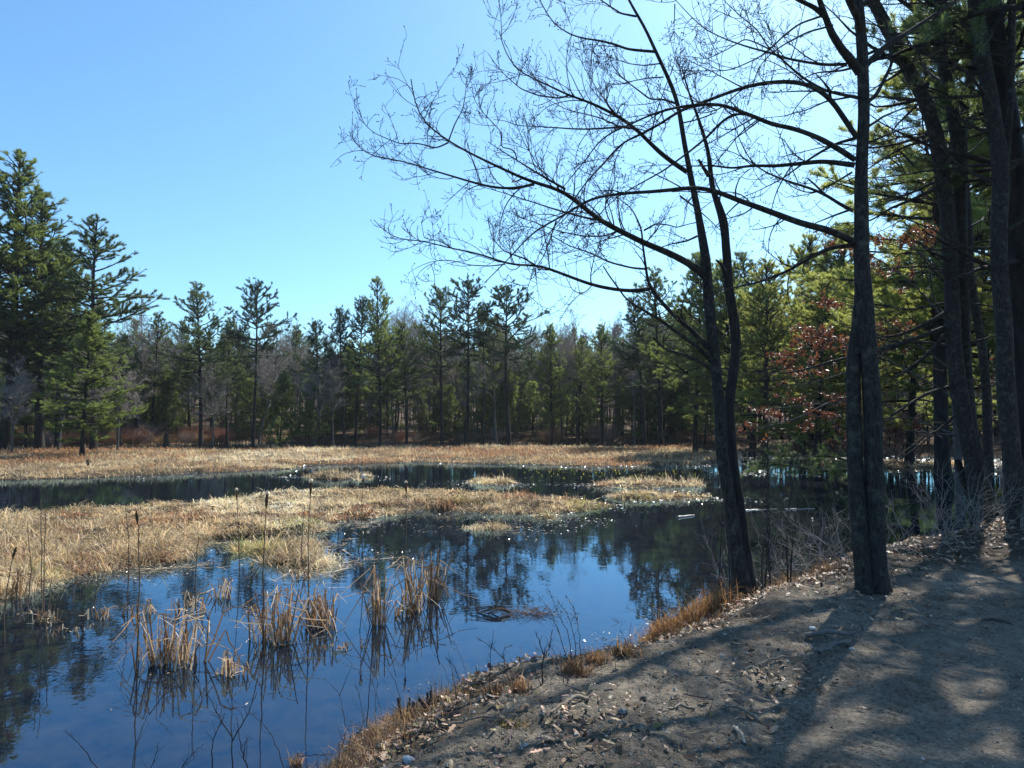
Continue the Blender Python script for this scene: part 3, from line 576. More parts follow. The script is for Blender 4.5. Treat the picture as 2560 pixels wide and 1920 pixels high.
b = Buf(); N = 26000; x = rng.uniform(9, 38, N); y = rng.uniform(30, 47, N); h, sd, ms, nr = terrain(x, y, True); k = (h < 0) & (rng.random(N) < .12+.88*sstep(fbm(x*.35, y, 1.1, 3, 64)+.25*np.exp(-((y-39)/3.5)**2), .12, .35)); x, y = x[k], y[k]; n = len(x); r = np.hypot(x, y)
V, Q, C = flakes(x, y, rng.uniform(.004, .03, n), .0016*r*rng.uniform(.5, 1.8, n), rng.uniform(.15, .6, n), cmix((.22, .17, .11), .5, n), .35); b.add(V, quad=Q, col=C)
tag(b.build('floating_debris', M['debris'], smooth=False), 'glittering wet debris streaks on the water behind the double trunked maple', 'debris', kind='stuff')
# yellow water lily shoots
b = Buf(); n = 210; vx = rng.normal(1330, 110, n); vy = rng.uniform(1014, 1036, n)+abs(vx-1330)*-.02; g = G0(vx, vy); hd = rng.random(n)*6.28
V, T, Q, C = blades(np.concatenate([g, np.full((n, 1), -.02)], 1), np.stack([np.cos(hd), np.sin(hd)], 1), rng.uniform(.05, .14, n), np.full(n, .035), rng.uniform(.3, .8, n), rng.uniform(.2, 1.4, n), cmix((.42, .42, .04), .2, n)); b.add(V, T, Q, 0, C)
tag(b.build('lily_shoots', M['grass'], smooth=False), 'tiny yellow green shoots poking out of the dark channel', 'water plants', kind='stuff')

# ------------------------------------------------------------------ cattails
rng = np.random.default_rng(400)
def cattail(vx_top, vtop, vx_b, vbase, head, lab, r=.0065, group=None):
    g = G0(vx_b, vbase); d = g[1]; root = empty('cattail', (g[0], g[1], 0), lab, 'cattail', group)
    top = WV(vx_top, vtop, d+rng.uniform(-.1, .1)); P = np.linspace([g[0], g[1], -.25], top, 10)-np.array([g[0], g[1], 0]); P[1:-1, :2] += rng.normal(0, .006, (8, 2)); P[:, :2] += (np.sin(np.linspace(0, math.pi, 10))*rng.normal(0, .03))[:, None]
    b = Buf(); V, Q = tubes(P[None], (r*np.linspace(1.25, .6, 10))[None], 6); b.add(V, quad=Q, col=np.array([.17, .11, .065])*rng.uniform(.7, 1.2)); b.build('stalk', M['reed'], root)
    if head:
        t = norm(P[-1]-P[-2]); hl = .17 if head > 1 else .12; m = 14; u = np.linspace(0, 1, m); HP = P[-1]+t*(u[:, None]-1.0)*hl+t*.02
        rr = .016*np.sin(np.clip(u*math.pi, .12, 3.0))**.45*(1+rng.normal(0, .12, m)); c = np.array([.13, .075, .04])
        b = Buf(); V, Q = tubes(HP[None], rr[None], 10); cc = np.repeat(np.tile(c, (m, 1)), 10, 0)
        b.add(V, quad=Q, col=cc)
        if head == 3:
            u2 = np.linspace(.62, 1.05, 8); FP = P[-1]+t*(u2[:, None]-1)*hl+t*.02; V, Q = tubes(FP[None], (np.array([.014, .023, .030, .024, .031, .025, .027, .010]))[None], 9); f_ = Buf(); f_.add(V+rng.normal(0, .004, V.shape), quad=Q, col=(.85, .78, .66)); f_.build('fluff', M['reed'], root, False)
        elif head == 2:
            V, Q = tubes((P[-1]+t*np.linspace(-.01, .03, 4)[:, None])[None], np.array([[.02, .025, .021, .008]]), 8); f_ = Buf(); f_.add(V+rng.normal(0, .003, V.shape), quad=Q, col=(.8, .68, .5)); f_.build('fluff', M['reed'], root, False)
        b.build('seed_head', M['cattail'], root)
for a in [
 (295,1108,293,1440,1,'cattail stalk rising out of the biggest broken clump on the left'), (577,1066,574,1415,2,'cattail with a dark slim head and pale tip above the middle clump'),
 (672,1040,676,1365,2,'cattail with a thick brown head standing alone right of the middle clump'), (785,1028,791,1250,3,'cattail with a white fluffy head, the tallest among them'),
 (877,1042,873,1265,2,'rightmost cattail, thin stalk standing apart in blue water'), (511,1058,517,1255,2,'short headed cattail farther back by the grass mat'),
 (34,1185,18,1385,1,'cattail with a plump dark head by the left edge'), (659,1090,664,1240,0,'headless thin reed stalk left of the thick headed cattail'),
 (88,1080,90,1330,0,'headless reed stalk crossing the left channel'), (97,1100,99,1340,0,'headless reed stalk right beside its twin on the left'), (430,1160,424,1405,0,'headless reed stalk between the two big clumps'),
 (271,1090,270,1290,0,'pale thin reed stalk left of the biggest clump, against the mat'), (60,1130,56,1320,0,'bent topped reed stalk in the left shallows'), (112,1250,108,1390,0,'short reed stalk near the left cluster of bleached stubs'),
 (213,1240,212,1310,0,'short dark reed stub between the left stalks and the biggest clump'), (166,1235,165,1300,0,'short dark reed stub right of the bleached stubs')]:
    cattail(*a[:5], a[5])
def ribbon(b, pts, wd, col):
    P = np.asarray(pts, float); T = norm(np.gradient(P, axis=0)); s = norm(np.cross(T, norm(rng.normal(0, 1, 3)+np.array([0, -1., .2]))))*wd/2
    taper = np.linspace(1, .45, len(P))[:, None]; up = norm(np.cross(T, s))*wd*.22
    V = np.stack([P-s*taper, P+up*taper, P+s*taper], 1).reshape(-1, 3); m = len(P); q = []
    for i in range(m-1):
        for j in (0, 1): q.append([i*3+j, i*3+j+1, i*3+3+j+1, i*3+3+j])
    b.add(V, quad=q, col=np.clip(np.array(col)*(1+rng.normal(0, .12)), .01, .9))
def reed_clump(vx, vy, wv, hv, nst, nbent, lab, messy=1.):
    nst = int(nst*1.5); nbent = int(nbent*1.6)
    g = G0(vx, vy); d = g[1]; px = d/FV; w_ = wv*px/2; hh = hv*px*1.15; b = Buf()
    for i in range(nst):
        p = np.array([rng.normal(0, w_*.55), rng.normal(0, w_*.4), -.15]); l = hh*rng.uniform(.2, .9)+.15; dr = norm(np.array([rng.normal(0, .2), rng.normal(0, .2), 1]))
        pts = p+dr*np.linspace(0, l, 5)[:, None]; dark = rng.random(); c = np.array([.16, .085, .045])*(1-dark)+np.array([.40, .28, .17])*dark
        V, Q = tubes(pts[None], (rng.uniform(.005, .011)*np.linspace(1.3, .7, 5))[None], 5); b.add(V, quad=Q, col=c)
    for i in range(nbent):
        p = np.array([rng.normal(0, w_*.6), rng.normal(0, w_*.5), -.05]); a = rng.random()*6.28; out = np.array([math.cos(a), math.sin(a), 0])
        l1 = hh*rng.uniform(.35, .95); l2 = hh*rng.uniform(.2, .85)*messy; dr = norm(np.array([0, 0, 1])+out*rng.uniform(0, .55)); k = p+dr*l1
        d2 = norm(out*rng.uniform(.4, 1)+np.array([0, 0, rng.uniform(-1.6, .2)])); e = k+d2*l2
        if e[2] < .01: e = k+d2*l2*min(1, max(.1, (k[2]-.01)/max(k[2]-e[2], .01)))
        pts = [p, p+dr*l1*.5+rng.normal(0, .008, 3), k, k+(e-k)*.12, k+(e-k)*.55+rng.normal(0, .01, 3), e]
        if rng.random() < .35: a2 = rng.random()*6.28; e2 = e+np.array([math.cos(a2), math.sin(a2), rng.uniform(-.4, .5)])*hh*.3; e2[2] = max(e2[2], .01); pts.append(e2)
        ribbon(b, pts, rng.uniform(.011, .022), (.64, .50, .36) if rng.random() < .45 else (.27, .17, .10))
    o = b.build('reed_clump', M['reed'], None, False); o.location = (g[0], g[1], 0); tag(o, lab, 'reed clump', 'broken reed clumps standing in the pond')
for a in [
 (372,1432,100,110,16,34,'largest broken reed clump, nearest one in the left of the water'), (600,1385,70,120,14,30,'broken reed clump left half of the tangled middle pair'),
 (690,1352,60,90,10,20,'broken reed clump right half of the tangled middle pair'), (820,1350,28,125,8,10,'narrow upright reed stub clump under the thick headed cattail'),
 (893,1320,38,120,14,10,'upright reed clump under the fluffy headed cattail', .6), (935,1295,30,115,12,9,'upright reed clump rightmost of all, joined to the fluffy cattail clump', .6),
 (502,1455,50,55,2,12,'low folded reed leaves in blue water right of the largest clump'), (405,1320,60,45,3,14,'small messy reed clump behind the largest clump'),
 (97,1345,40,40,6,10,'small cluster of bleached reed stubs in the left shallows'), (220,1335,40,30,3,8,'thin low reed clump left of the small messy clump'),
 (305,1325,60,35,4,10,'low reed clump just left behind the largest clump'), (483,1290,40,50,4,10,'small reed clump close under the grass mat, right of the messy one'),
 (745,1400,50,25,1,9,'flat fan of fallen reed leaves right of the tangled pair'), (862,1330,60,55,2,12,'drooping reed leaves between the two upright clumps'),
 (148,1365,90,25,2,8,'fallen reed stems lying flat at the left'), (640,1250,60,35,3,8,'reed tuft behind the tangled pair near the sodden mat'), (25,1290,60,60,8,10,'reed tuft against the rusty grass at the left edge')]:
    reed_clump(*a)
# sodden twig mat
g = G0(1125, 1326); b = Buf()
for i in range(110):
    a = rng.random()*6.28; p = np.array([rng.normal(.05, .2), rng.normal(0, .10), .0]); l = rng.uniform(.08, .35); pts = [p, p+np.array([math.cos(a)*l*.5, math.sin(a)*l*.3, rng.uniform(.01, .07)]), p+np.array([math.cos(a)*l, math.sin(a)*l*.6, rng.uniform(0, .1)])]
    ribbon(b, pts, .006, (.12, .07, .045))
for i in range(26):
    a = rng.uniform(2.4, 3.9); p = np.array([-.1, 0, .01]); l = rng.uniform(.25, .6); q = p+np.array([math.cos(a)*l, math.sin(a)*l*.6, .02]); V, Q = tubes(np.array([[p, (p+q)/2+np.array([0, 0, .06]), q]]), np.full((1, 3), .004), 4); b.add(V, quad=Q, col=(.10, .07, .05))
o = b.build('twig_raft', M['reed'], None, False); o.location = (g[0], g[1], 0); tag(o, 'dark raft of sodden stems floating alone in the blue water near the bank', 'plant debris')

# ------------------------------------------------------------------ stumps, boulder, logs, sticks and stones
rng = np.random.default_rng(500)
def rock(loc, size, seed, lab, col=(.36, .33, .30), name='stone', cat='stone', group=None, flat=.6):
    r = np.random.default_rng(seed); b = Buf(); u = np.linspace(0, math.pi, 9); v = np.linspace(0, 2*math.pi, 13)[:-1]
    U, Vv = np.meshgrid(u, v, indexing='ij'); D = np.stack([np.sin(U)*np.cos(Vv), np.sin(U)*np.sin(Vv), np.cos(U)], -1)
    k = 1+.22*np.sin(D[..., 0]*3+r.random()*6)*np.sin(D[..., 1]*3+r.random()*6)+.12*np.sin(D[..., 2]*5+D[..., 0]*4+r.random()*6); k = k+r.normal(0, .025, k.shape); k[0] = k[0].mean(); k[-1] = k[-1].mean()
    V = D*k[..., None]*np.array([1, r.uniform(.65, .95), flat])*size; idx = np.arange(9*12).reshape(9, 12); nx = np.roll(idx, -1, 1)
    b.add(V.reshape(-1, 3), quad=np.stack([idx[:-1], idx[1:], nx[1:], nx[:-1]], -1).reshape(-1, 4), col=col); o = b.build(name, M['stone']); o.location = (loc[0], loc[1], loc[2]+size*flat*.35); o.rotation_euler = (0, 0, r.random()*6)
    return tag(o, lab, cat, group)
for vx, vy, px, lab, col in [(1345,1543,11,'rounded grey stone lying on the sunlit sand beyond the fallen stick',(.2,.19,.18)), (882,1646,13,'pale smooth stone near the bottom edge of the bank',(.42,.42,.43)), (1131,1614,9,'flat whitish stone left of the dry leaf heap',(.5,.47,.42)),
    (1245,1590,6,'small pale stone right of the whitish flat one',(.42,.38,.33)), (1040,1512,8,'bluish grey stone half buried at the grassy edge',(.33,.34,.36)), (1560,1420,6,'small light stone under the orange sedge',(.45,.42,.38)),
    (1755,1362,7,'white pebble beside the forked trunk shadow',(.6,.57,.52)), (1840,1405,6,'small pale stone right of the two sticks',(.5,.46,.4)), (1700,1430,5,'tiny light stone left of the pair of sticks',(.45,.42,.38))]:
    p = GT(vx, vy); rock(p, px*p[1]/FV, int(vx), lab, col)
p = GT(133, 962); rock((p[0], p[1], p[2]), .55, 9, 'low pinkish boulder on the reddish shore at the far left', (.45, .33, .26), 'boulder', 'boulder')
def stick(v0, v1, r, lab, col=(.20, .16, .125), lift=.02, fork=True, name='fallen_stick'):
    a, c = GT(*v0), GT(*v1); m = 9; P = np.linspace(a, c, m); L = np.linalg.norm(c-a); P[1:-1] += rng.normal(0, L*.018, (m-2, 3)); P[:, 2] = np.maximum(P[:, 2], terrain(P[:, 0], P[:, 1]))+r+lift*np.sin(np.linspace(0, 3.14, m))
    b = Buf(); O = P[0].copy(); V, Q = tubes((P-O)[None], (r*np.linspace(1, .55, m)*(1+rng.normal(0, .08, m)))[None], 7); b.add(V, quad=Q, col=col)
    if fork:
        p, tn, rd, l, t = sample((P-O)[None], np.full((1, m), r), 3, .3, .9); P2, R2 = grow(p, side_dir(tn, 40.), L*.25, r*.5, 5, .2, .3); V, Q = tubes(P2, R2, 4); b.add(V, quad=Q, col=col)
    o = b.build(name, M['wood']); o.location = O; return tag(o, lab, 'stick')
stick((1640,1565),(1560,1530),.011,'short stick lying on bright sand under the long branch shadows'); stick((1270,1520),(1190,1548),.013,'knobbly stick on the grassy top of the bank')
stick((1740,1383),(1845,1383),.022,'thick grey stick lying level in the tree shadow',(.15,.13,.12)); stick((1835,1392),(1770,1418),.02,'thick dark stick slanting below the level grey one',(.13,.115,.105))
stick((1640,1440),(1735,1424),.008,'thin curved stick in the shade below the sedge'); stick((1500,1535),(1420,1548),.01,'forked stick on the shaded bank right of the grey stone'); stick((1660,1470),(1600,1450),.006,'fine pale twig in the middle of the shade',(.3,.26,.22))
stick((960,1575),(1100,1562),.006,'long thin stick along the leafy edge'); stick((1585,1580),(1610,1612),.012,'wood chip on the bright sand at the bottom',(.4,.33,.25),fork=False); stick((2120,1345),(2190,1355),.012,'dark stick lying across the shaded track',(.08,.07,.06)); stick((760,1655),(850,1590),.02,'dark root like stick running down the near bank',(.07,.055,.045))
def stump(vx, vy, h, r, lab, lean=0.):
    g = G0(vx, vy); z = max(0, float(terrain(g[0], g[1]))); m = 8; P = np.stack([np.linspace(0, lean*h, m), np.zeros(m), np.linspace(-.2, h, m)], 1); b = Buf(); V, Q = tubes(P[None], (r*np.array([1.6, 1.25, 1.05, 1, .97, .95, .9, .55]))[None], 10); V[-10:, 2] += rng.uniform(-.2, .2, 10)*h; V[-20:-10, 2] += rng.uniform(-.1, .1, 10)*h
    b.add(V, quad=Q, col=(.06, .042, .032)); o = b.build('stump', M['wood']); o.location = (g[0], g[1], z); tag(o, lab, 'stump')
stump(360,962,1.15,.22,'dark broken stump standing at the water on the left far shore',-.1); stump(172,958,.85,.16,'small dark stump in front of the reddish left shrubs',.15); stump(188,1012,.4,.09,'tiny black stub standing in the left sedge band',.1); stump(618,972,.5,.2,'low dark stump in the far water left of centre')
def log_(v0, v1, r, lab, col):
    a = np.array([*G0(*v0), r*.4]); c = np.array([*G0(*v1), r*.4]); m = 9; P = np.linspace(a, c, m)-a; L = np.linalg.norm(c-a); P[1:-1] += rng.normal(0, .01*L, (m-2, 3))*np.array([1, 1, .3]); b = Buf(); V, Q = tubes(P[None], (r*np.linspace(1, .6, m))[None], 8); b.add(V, quad=Q, col=col)
    o = b.build('floating_log', M['debris']); o.location = a; tag(o, lab, 'log')
log_((1610,1102),(1680,1100),.015,'slim log glinting in dark water left of the double trunk',(.2,.17,.13)); log_((1695,1101),(1760,1099),.018,'brighter slim log glinting in dark water beside the double trunk',(.3,.26,.2)); log_((1465,1118),(1500,1114),.03,'short floating stick left of the forked maple',(.4,.33,.25)); log_((700,950),(790,946),.15,'old log lying on the far shore below the twin pines',(.14,.11,.09))
# gravel, leaf litter
b = Buf(); N = 16000; a = np.radians(rng.uniform(-20, 46, N)); r = np.exp(rng.uniform(math.log(2.6), math.log(13), N)); x, y = r*np.sin(a), r*np.cos(a); h, sd, ms, nr = terrain(x, y, True); k = sd > .7; x, y, h, r = x[k], y[k], h[k], r[k]; n = len(x)
O = np.array([(1, 0, 0), (0, 1, 0), (-1, 0, 0), (0, -1, 0), (0, 0, 1)]); s = rng.uniform(.003, .008, n)*(1+(rng.random(n) < .05)*1.2)
V = np.stack([x, y, h+.006], 1)[:, None]+O[None]*s[:, None, None]*rng.uniform(.6, 1.2, (n, 5, 3)); F = np.arange(n)[:, None, None]*5+np.array([[0, 1, 4], [1, 2, 4], [2, 3, 4], [3, 0, 4]])
b.add(V.reshape(-1, 3), tri=F.reshape(-1, 3), col=np.repeat(cmix((.27, .24, .20), .4, n), 5, 0)); tag(b.build('gravel', M['stone'], smooth=False), 'fine grey gravel scattered over the sandy bank', 'gravel', kind='stuff')
def leafs(P, size, col, curl=.5, tilt=.35):
    n = len(P); a = rng.random(n)*6.28; t = rng.normal(0, tilt, n); ux = norm(np.stack([np.cos(a), np.sin(a), t], 1)); vx = norm(np.stack([-np.sin(a), np.cos(a), rng.normal(0, tilt, n)], 1)); up = np.cross(ux, vx)
    U = np.array([-1, -.5, -.35, .1, .2, .65, 1.0, .65, .2, .1, -.35, -.5]); Wd = np.array([0, .34, .16, .5, .22, .36, 0, -.36, -.22, -.5, -.16, -.34]); cu = rng.normal(0, curl, n)
    V = P[:, None]+size[:, None, None]*(ux[:, None]*U[None, :, None]+vx[:, None]*Wd[None, :, None]+up[:, None]*(cu[:, None]*(Wd**2*2+U**2*.5)[None])[..., None])
    ctr_ = P[:, None]; V = np.concatenate([V, ctr_], 1); F = np.array([[12, i, (i+1) % 12] for i in range(12)]); F = np.arange(n)[:, None, None]*13+F
    return V.reshape(-1, 3), F.reshape(-1, 3), np.repeat(col, 13, 0)
b = Buf(); N = 90000; a = np.radians(rng.uniform(-24, 46, N)); r = np.exp(rng.uniform(math.log(3), math.log(22), N)); x, y = r*np.sin(a), r*np.cos(a); h, sd, ms, nr = terrain(x, y, True)
pr = np.exp(-((sd-.65)/.5)**2)*1.8*(.35+.65*sstep(fbm(x, y, .45, 2, 76), -.3, .2))+.008+.08*sstep(fbm(x, y, .7, 3, 70), .3, .5)*(sd > .3)+.9*sstep(y-.35*(x-3.5), 6.9, 8.)*(sd > 0)*(sstep(sd, 3.2, 1.6)+.08); tk = np.min([(x-cx_)**2+(y-cy_)**2 for cx_, cy_ in [GT(1900,1320)[:2], GT(1950,1300)[:2], GT(1830,1285)[:2], GT(1240,1575)[:2], GT(1950,1330)[:2], GT(1690,1460)[:2]]], axis=0); pr += .5*np.exp(-tk/.12)
pr = pr*(1-.9*on_track(x, y)*(y < 6.8)); k = (sd > -.05) & (rng.random(N) < pr*.45); x, y, h = x[k], y[k], h[k]; n = len(x)
V, T, C = leafs(np.stack([x, y, h+rng.uniform(.008, .04, n)], 1), np.where(sd[k] > 1.1, .7, 1.)*np.clip(r[k]/8, .9, 1.7)*rng.uniform(.02, .058, n), cmix((.22, .15, .095), .55, n)*np.where(rng.random((n, 1)) < .2, 1.7, 1)); b.add(V, tri=T, col=C)
tag(b.build('leaf_litter', M['litter'], smooth=False), 'dry brown oak leaves strewn along the top of the bank', 'fallen leaves', kind='stuff')
b = Buf(); N = 2600; a = np.radians(rng.uniform(-22, 46, N)); r = np.exp(rng.uniform(math.log(2.8), math.log(14), N)); x, y = r*np.sin(a), r*np.cos(a); h, sd, ms, nr = terrain(x, y, True); k = (sd > .2) & (on_track(x, y) < .5) & (rng.random(N) < .25+np.exp(-((sd-.5)/.6)**2)); x, y, h = x[k], y[k], h[k]; n = len(x); an = rng.random(n)*6.28
P, Rr = grow(np.stack([x, y, h+.012], 1), np.stack([np.cos(an), np.sin(an), rng.normal(.02, .08, n)], 1), rng.uniform(.04, .22, n), rng.uniform(.0015, .004, n), 5, 0, .25, .6); V, Q = tubes(P, Rr, 4); b.add(V, quad=Q, col=np.repeat(cmix((.15, .115, .085), .5, n), 20, 0))
tag(b.build('small_twigs', M['wood']), 'small broken twigs littering the sandy bank', 'twigs', kind='stuff')
# low dead grass all along the water's edge of the bank
b = Buf(); N = 340000; a = np.radians(rng.uniform(-24, 46, N)); r = np.exp(rng.uniform(math.log(3.4), math.log(22), N)); x, y = r*np.sin(a), r*np.cos(a); h, sd, ms, nr = terrain(x, y, True); k = (sd > -.12) & (rng.random(N) < .9*np.exp(-((sd-.45)/.40)**2)*(.4+sstep(fbm(x, y, .45, 2, 71), -.1, .35))); x, y, h, r = x[k], y[k], h[k], r[k]; n = len(x)
hd = rng.random(n)*6.28; V, T, Q, C = blades(np.stack([x, y, h-.01], 1), np.stack([np.cos(hd), np.sin(hd)], 1), rng.uniform(.05, .24, n)*(1+.5*fbm(x, y, .4, 2, 75)), rng.uniform(.003, .007, n), np.clip(rng.normal(.45, .3, n), .05, .97), rng.uniform(.1, 1.6, n), cmix((.25, .165, .10), .5, n)); b.add(V, T, Q, 0, C)
tag(b.build('edge_grass', M['grass'], smooth=False), 'short dead grass fringing the near bank at the waterline', 'grass', kind='stuff')
b = Buf(); N = 90000; a = np.radians(rng.uniform(-24, 46, N)); r = np.exp(rng.uniform(math.log(3.4), math.log(20), N)); x, y = r*np.sin(a), r*np.cos(a); h, sd, ms, nr = terrain(x, y, True); k = (sd > -.2) & (rng.random(N) < .6*np.exp(-((sd-.35)/.32)**2)*sstep(fbm(x, y, .3, 2, 73), -.05, .4)); x, y, h, r = x[k], y[k], h[k], r[k]; n = len(x)
hd = rng.random(n)*6.28; V, T, Q, C = blades(np.stack([x, y, h-.02], 1), np.stack([np.cos(hd), np.sin(hd)], 1), rng.uniform(.06, .30, n)*(1+.5*fbm(x, y, .5, 2, 74)), rng.uniform(.004, .010, n), np.clip(rng.normal(.8, .15, n), .3, .99), rng.choice([0, .2, 1.8], n), cmix((.24, .155, .10), .6, n)); b.add(V, T, Q, 0, C)
tag(b.build('edge_stubble', M['reed'], smooth=False), 'broken brown stalks and stubble standing along the near waterline', 'plant stubble', kind='stuff')
def sedge(vx, vy, wv, hv, n, lab, col=(.25, .155, .09), name='sedge_clump'):
    p = GT(vx, vy); px = p[1]/FV; w_ = wv*px/2; L = hv*px; b = Buf(); x = rng.normal(0, w_*.55, n); y = rng.normal(0, w_*.3, n); z = terrain(p[0]+x, p[1]+y)-p[2]; z = np.maximum(z, -p[2]); hd = rng.random(n)*6.28
    V, T, Q, C = blades(np.stack([x, y, z], 1), np.stack([np.cos(hd), np.sin(hd)], 1), L*rng.uniform(.6, 1.5, n), rng.uniform(.003, .007, n), np.clip(rng.normal(.62, .22, n), .05, .98), rng.uniform(.4, 2.4, n), cmix(col, .5, n)); b.add(V, T, Q, 0, C)
    o = b.build(name, M['grass'], None, False); o.location = p; tag(o, lab, 'sedge clump', 'dry sedge clumps along the bank')
for a in [(1430,1378,70,60,420,'orange sedge clump, left of the three thick ones under the maple',(.31,.18,.085)),(1490,1352,80,65,480,'orange sedge clump, middle of the three thick ones under the maple',(.31,.18,.085)),(1548,1322,55,70,360,'orange sedge clump, right of the three and closest to the maple trunk',(.31,.18,.085)),
    (1345,1412,50,45,160,'thin rusty sedge clump left of the thick orange ones'),(1240,1455,50,50,170,'brown sedge clump at the foot of the tall seeded weeds'),(1290,1435,50,35,130,'low rusty sedge tuft right of the seeded weeds'),
    (1120,1492,40,45,110,'upright rusty stubble tuft on the middle of the bank'),(1060,1505,50,35,110,'brown stubble tuft left of the rusty one'),(985,1520,40,35,90,'brown grass tuft between the two black stubs'),(860,1560,60,35,140,'tangled grass tuft at the left of the black stubs'),
    (790,1610,70,35,150,'grass tuft on the lower left end of the bank'),(640,1655,25,35,60,'small pale leafy tuft at the bottom edge in the water'),(1690,1265,60,40,160,'dark sedge tuft between the two maples'),(1780,1240,60,40,160,'straggly sedge tuft left of the double trunk')]:
    sedge(*a)
b = Buf()
sedge(1105,1570,60,10,260,'short olive grass patch on top of the near bank',(.25,.21,.09))
def cut_stub(vx, vy, h, lab):
    p = GT(vx, vy); n = 7; b = Buf(); D = np.stack([rng.normal(.05, .35, n), rng.normal(0, .2, n), np.ones(n)], 1); P, R = grow(np.stack([rng.normal(0, .015, n), rng.normal(0, .015, n), np.full(n, -.05)], 1), D, h*rng.uniform(.6, 1.1, n), rng.uniform(.008, .016, n), 5, 0, .2, .8); V, Q = tubes(P, R, 6); b.add(V, quad=Q, col=(.05, .04, .035)); o = b.build('shrub_stub', M['wood']); o.location = p; tag(o, lab, 'shrub stub')
cut_stub(882, 1562, .24, 'black cut shrub stub at the waterline, left one of two'); cut_stub(938, 1540, .22, 'black cut shrub stub at the waterline, right one of two')

# ------------------------------------------------------------------ thin weeds and saplings in front
rng = np.random.default_rng(600)
def weed(stems, lab, name='dry_weed', cat='weed', r=.003, kids=6, seed=False, col='twig', klen=.22, depth=None, group=None):
    root = None
    for pts in stems:
        if root is None:
            p0 = GT(*pts[0]) if depth is None else WV(*pts[0], depth); root = empty(name, p0, lab, cat, group)
        d = p0[1]; n = len(pts); dep = d+np.linspace(0, rng.normal(0, .15), n); W_ = WV([p[0] for p in pts], [p[1] for p in pts], dep)-p0
        W_[0] = W_[0] if np.linalg.norm(W_[0]) < .3 else W_[0]; W_[0, 2] -= .03
        t = np.linspace(0, n-1, 14); P = np.stack([np.interp(t, range(n), W_[:, k]) for k in range(3)], 1); P[2:-1] += rng.normal(0, .003, (11, 3)); b = Buf(); R = r*np.linspace(1, .4, 14); V, Q = tubes(P[None], R[None], 5); b.add(V, quad=Q)
        if kids:
            p, tn, rd, l, tt_ = sample(P[None], R[None], kids, .3, .98); P2, R2 = grow(p, side_dir(tn, rng.uniform(20, 50, kids)), l*klen*(1.2-tt_)*rng.uniform(.5, 1.3, kids), np.maximum(rd*.6, .0012), 6, .3, .25, .5); V, Q = tubes(P2, R2, 4); b.add(V, quad=Q)
        b.build('stem', M[col], root)
        if seed:
            q = Buf(); k = rng.uniform(.6, 1, 26); i = (k*13).astype(int).clip(0, 12); c = P[i]+rng.normal(0, .012, (26, 3)); V, T, C = leafs(c, rng.uniform(.006, .012, 26), cmix((.10, .07, .05), .2, 26), .8, .8); q.add(V, tri=T, col=C); q.build('seed_head', M['litter'], root)
z7 = lambda L: [((900+x/2.212)*S2V, (1240+y/2.212)*S2V) for x, y in L]
z6 = lambda L: [((x/2.087)*S2V, (y/2.087+1160)*S2V) for x, y in L]
weed([z7([(1010,1050),(1008,920),(1018,870),(985,800),(970,750)]), z7([(1018,870),(1050,830),(1065,740)])], 'small forked sapling left of the seeded weeds', 'sapling', 'sapling', .005, 6)
weed([z7([(1190,950),(1150,760),(1090,640),(1035,505)]), z7([(1205,950),(1190,780),(1150,660),(1090,570)]), z7([(1230,950),(1215,800),(1195,650),(1135,545)]), z7([(1170,960),(1110,780),(1060,650),(980,540)])], 'sheaf of tall dry weeds with seeded tips leaning left', r=.003, kids=3, seed=True)
weed([z7([(600,1010),(570,920),(530,820),(440,730)])], 'thin dry weed with a nodding seed head, left on the bank', r=.002, kids=2, seed=True)
weed([z7([(500,1040),(470,960),(430,900),(385,835)])], 'thin curved weed left of the nodding one', r=.002, kids=3)
weed([z7([(690,1080),(665,1000),(635,935)]), z7([(720,1080),(720,900),(740,740)])], 'leggy dark weed with one hanging oak leaf', r=.003, kids=9)
weed([z7([(880,1050),(830,960),(800,900),(720,830),(640,780)]), z7([(860,1060),(800,960),(795,850),(845,825)])], 'pair of arching twigs above the rusty stubble', r=.003, kids=10)
weed([z7([(235,1140),(190,1010),(140,930),(75,890)])], 'arching thin stem bowing left over the water', r=.003, kids=0)
weed([z7([(35,1270),(50,1080),(70,900),(75,760),(75,640)])], 'tall straight dark stem rising from the left end of the bank', r=.004, kids=2)
weed([z6([(1810,1400),(1790,1280),(1770,1190),(1700,1130)]), z6([(1770,1190),(1835,1050)])], 'forked thin stem at the left end of the bank', r=.003, kids=3)
weed([z7([(1500,870),(1470,800),(1440,740)]), z7([(1530,870),(1490,790),(1500,700)])], 'few dark twigs left of the orange sedge', r=.003, kids=4)
weed([z7([(1880,740),(1810,610),(1720,450),(1600,190)])], 'long dark switch leaning left across the water by the sedge', r=.004, kids=2, klen=.1)
weed([z7([(1850,700),(1760,560),(1660,440),(1590,380)]), z7([(1700,700),(1660,620),(1590,560)])], 'pair of fine pale twigs behind the long switch', r=.0025, kids=5)
weed([z7([(1520,690),(1450,700),(1390,680)]), z7([(1600,690),(1520,640),(1480,620)])], 'fine leafless spray reaching over the blue water', r=.0025, kids=12, klen=.5)
rw = random.Random(5)
for q in range(26):
    bx = rw.uniform(0, 1); i_ = bx*14; j_ = int(i_); f_ = i_-j_; vx = bank_v[j_][0]*(1-f_)+bank_v[j_+1][0]*f_+rw.uniform(-10, 25); vy = bank_v[j_][1]*(1-f_)+bank_v[j_+1][1]*f_+rw.uniform(0, 18); hh_ = rw.uniform(45, 130)*(1-.5*bx); ln = rw.uniform(-.5, .4)*hh_
    weed([[(vx, vy), (vx+ln*.2, vy-hh_*.4), (vx+ln*.6, vy-hh_*.75), (vx+ln, vy-hh_)]], 'thin dry weed stem on the edge of the near bank', r=.0025, kids=rw.randint(2, 8), klen=.4, group='thin dry weeds along the near bank')
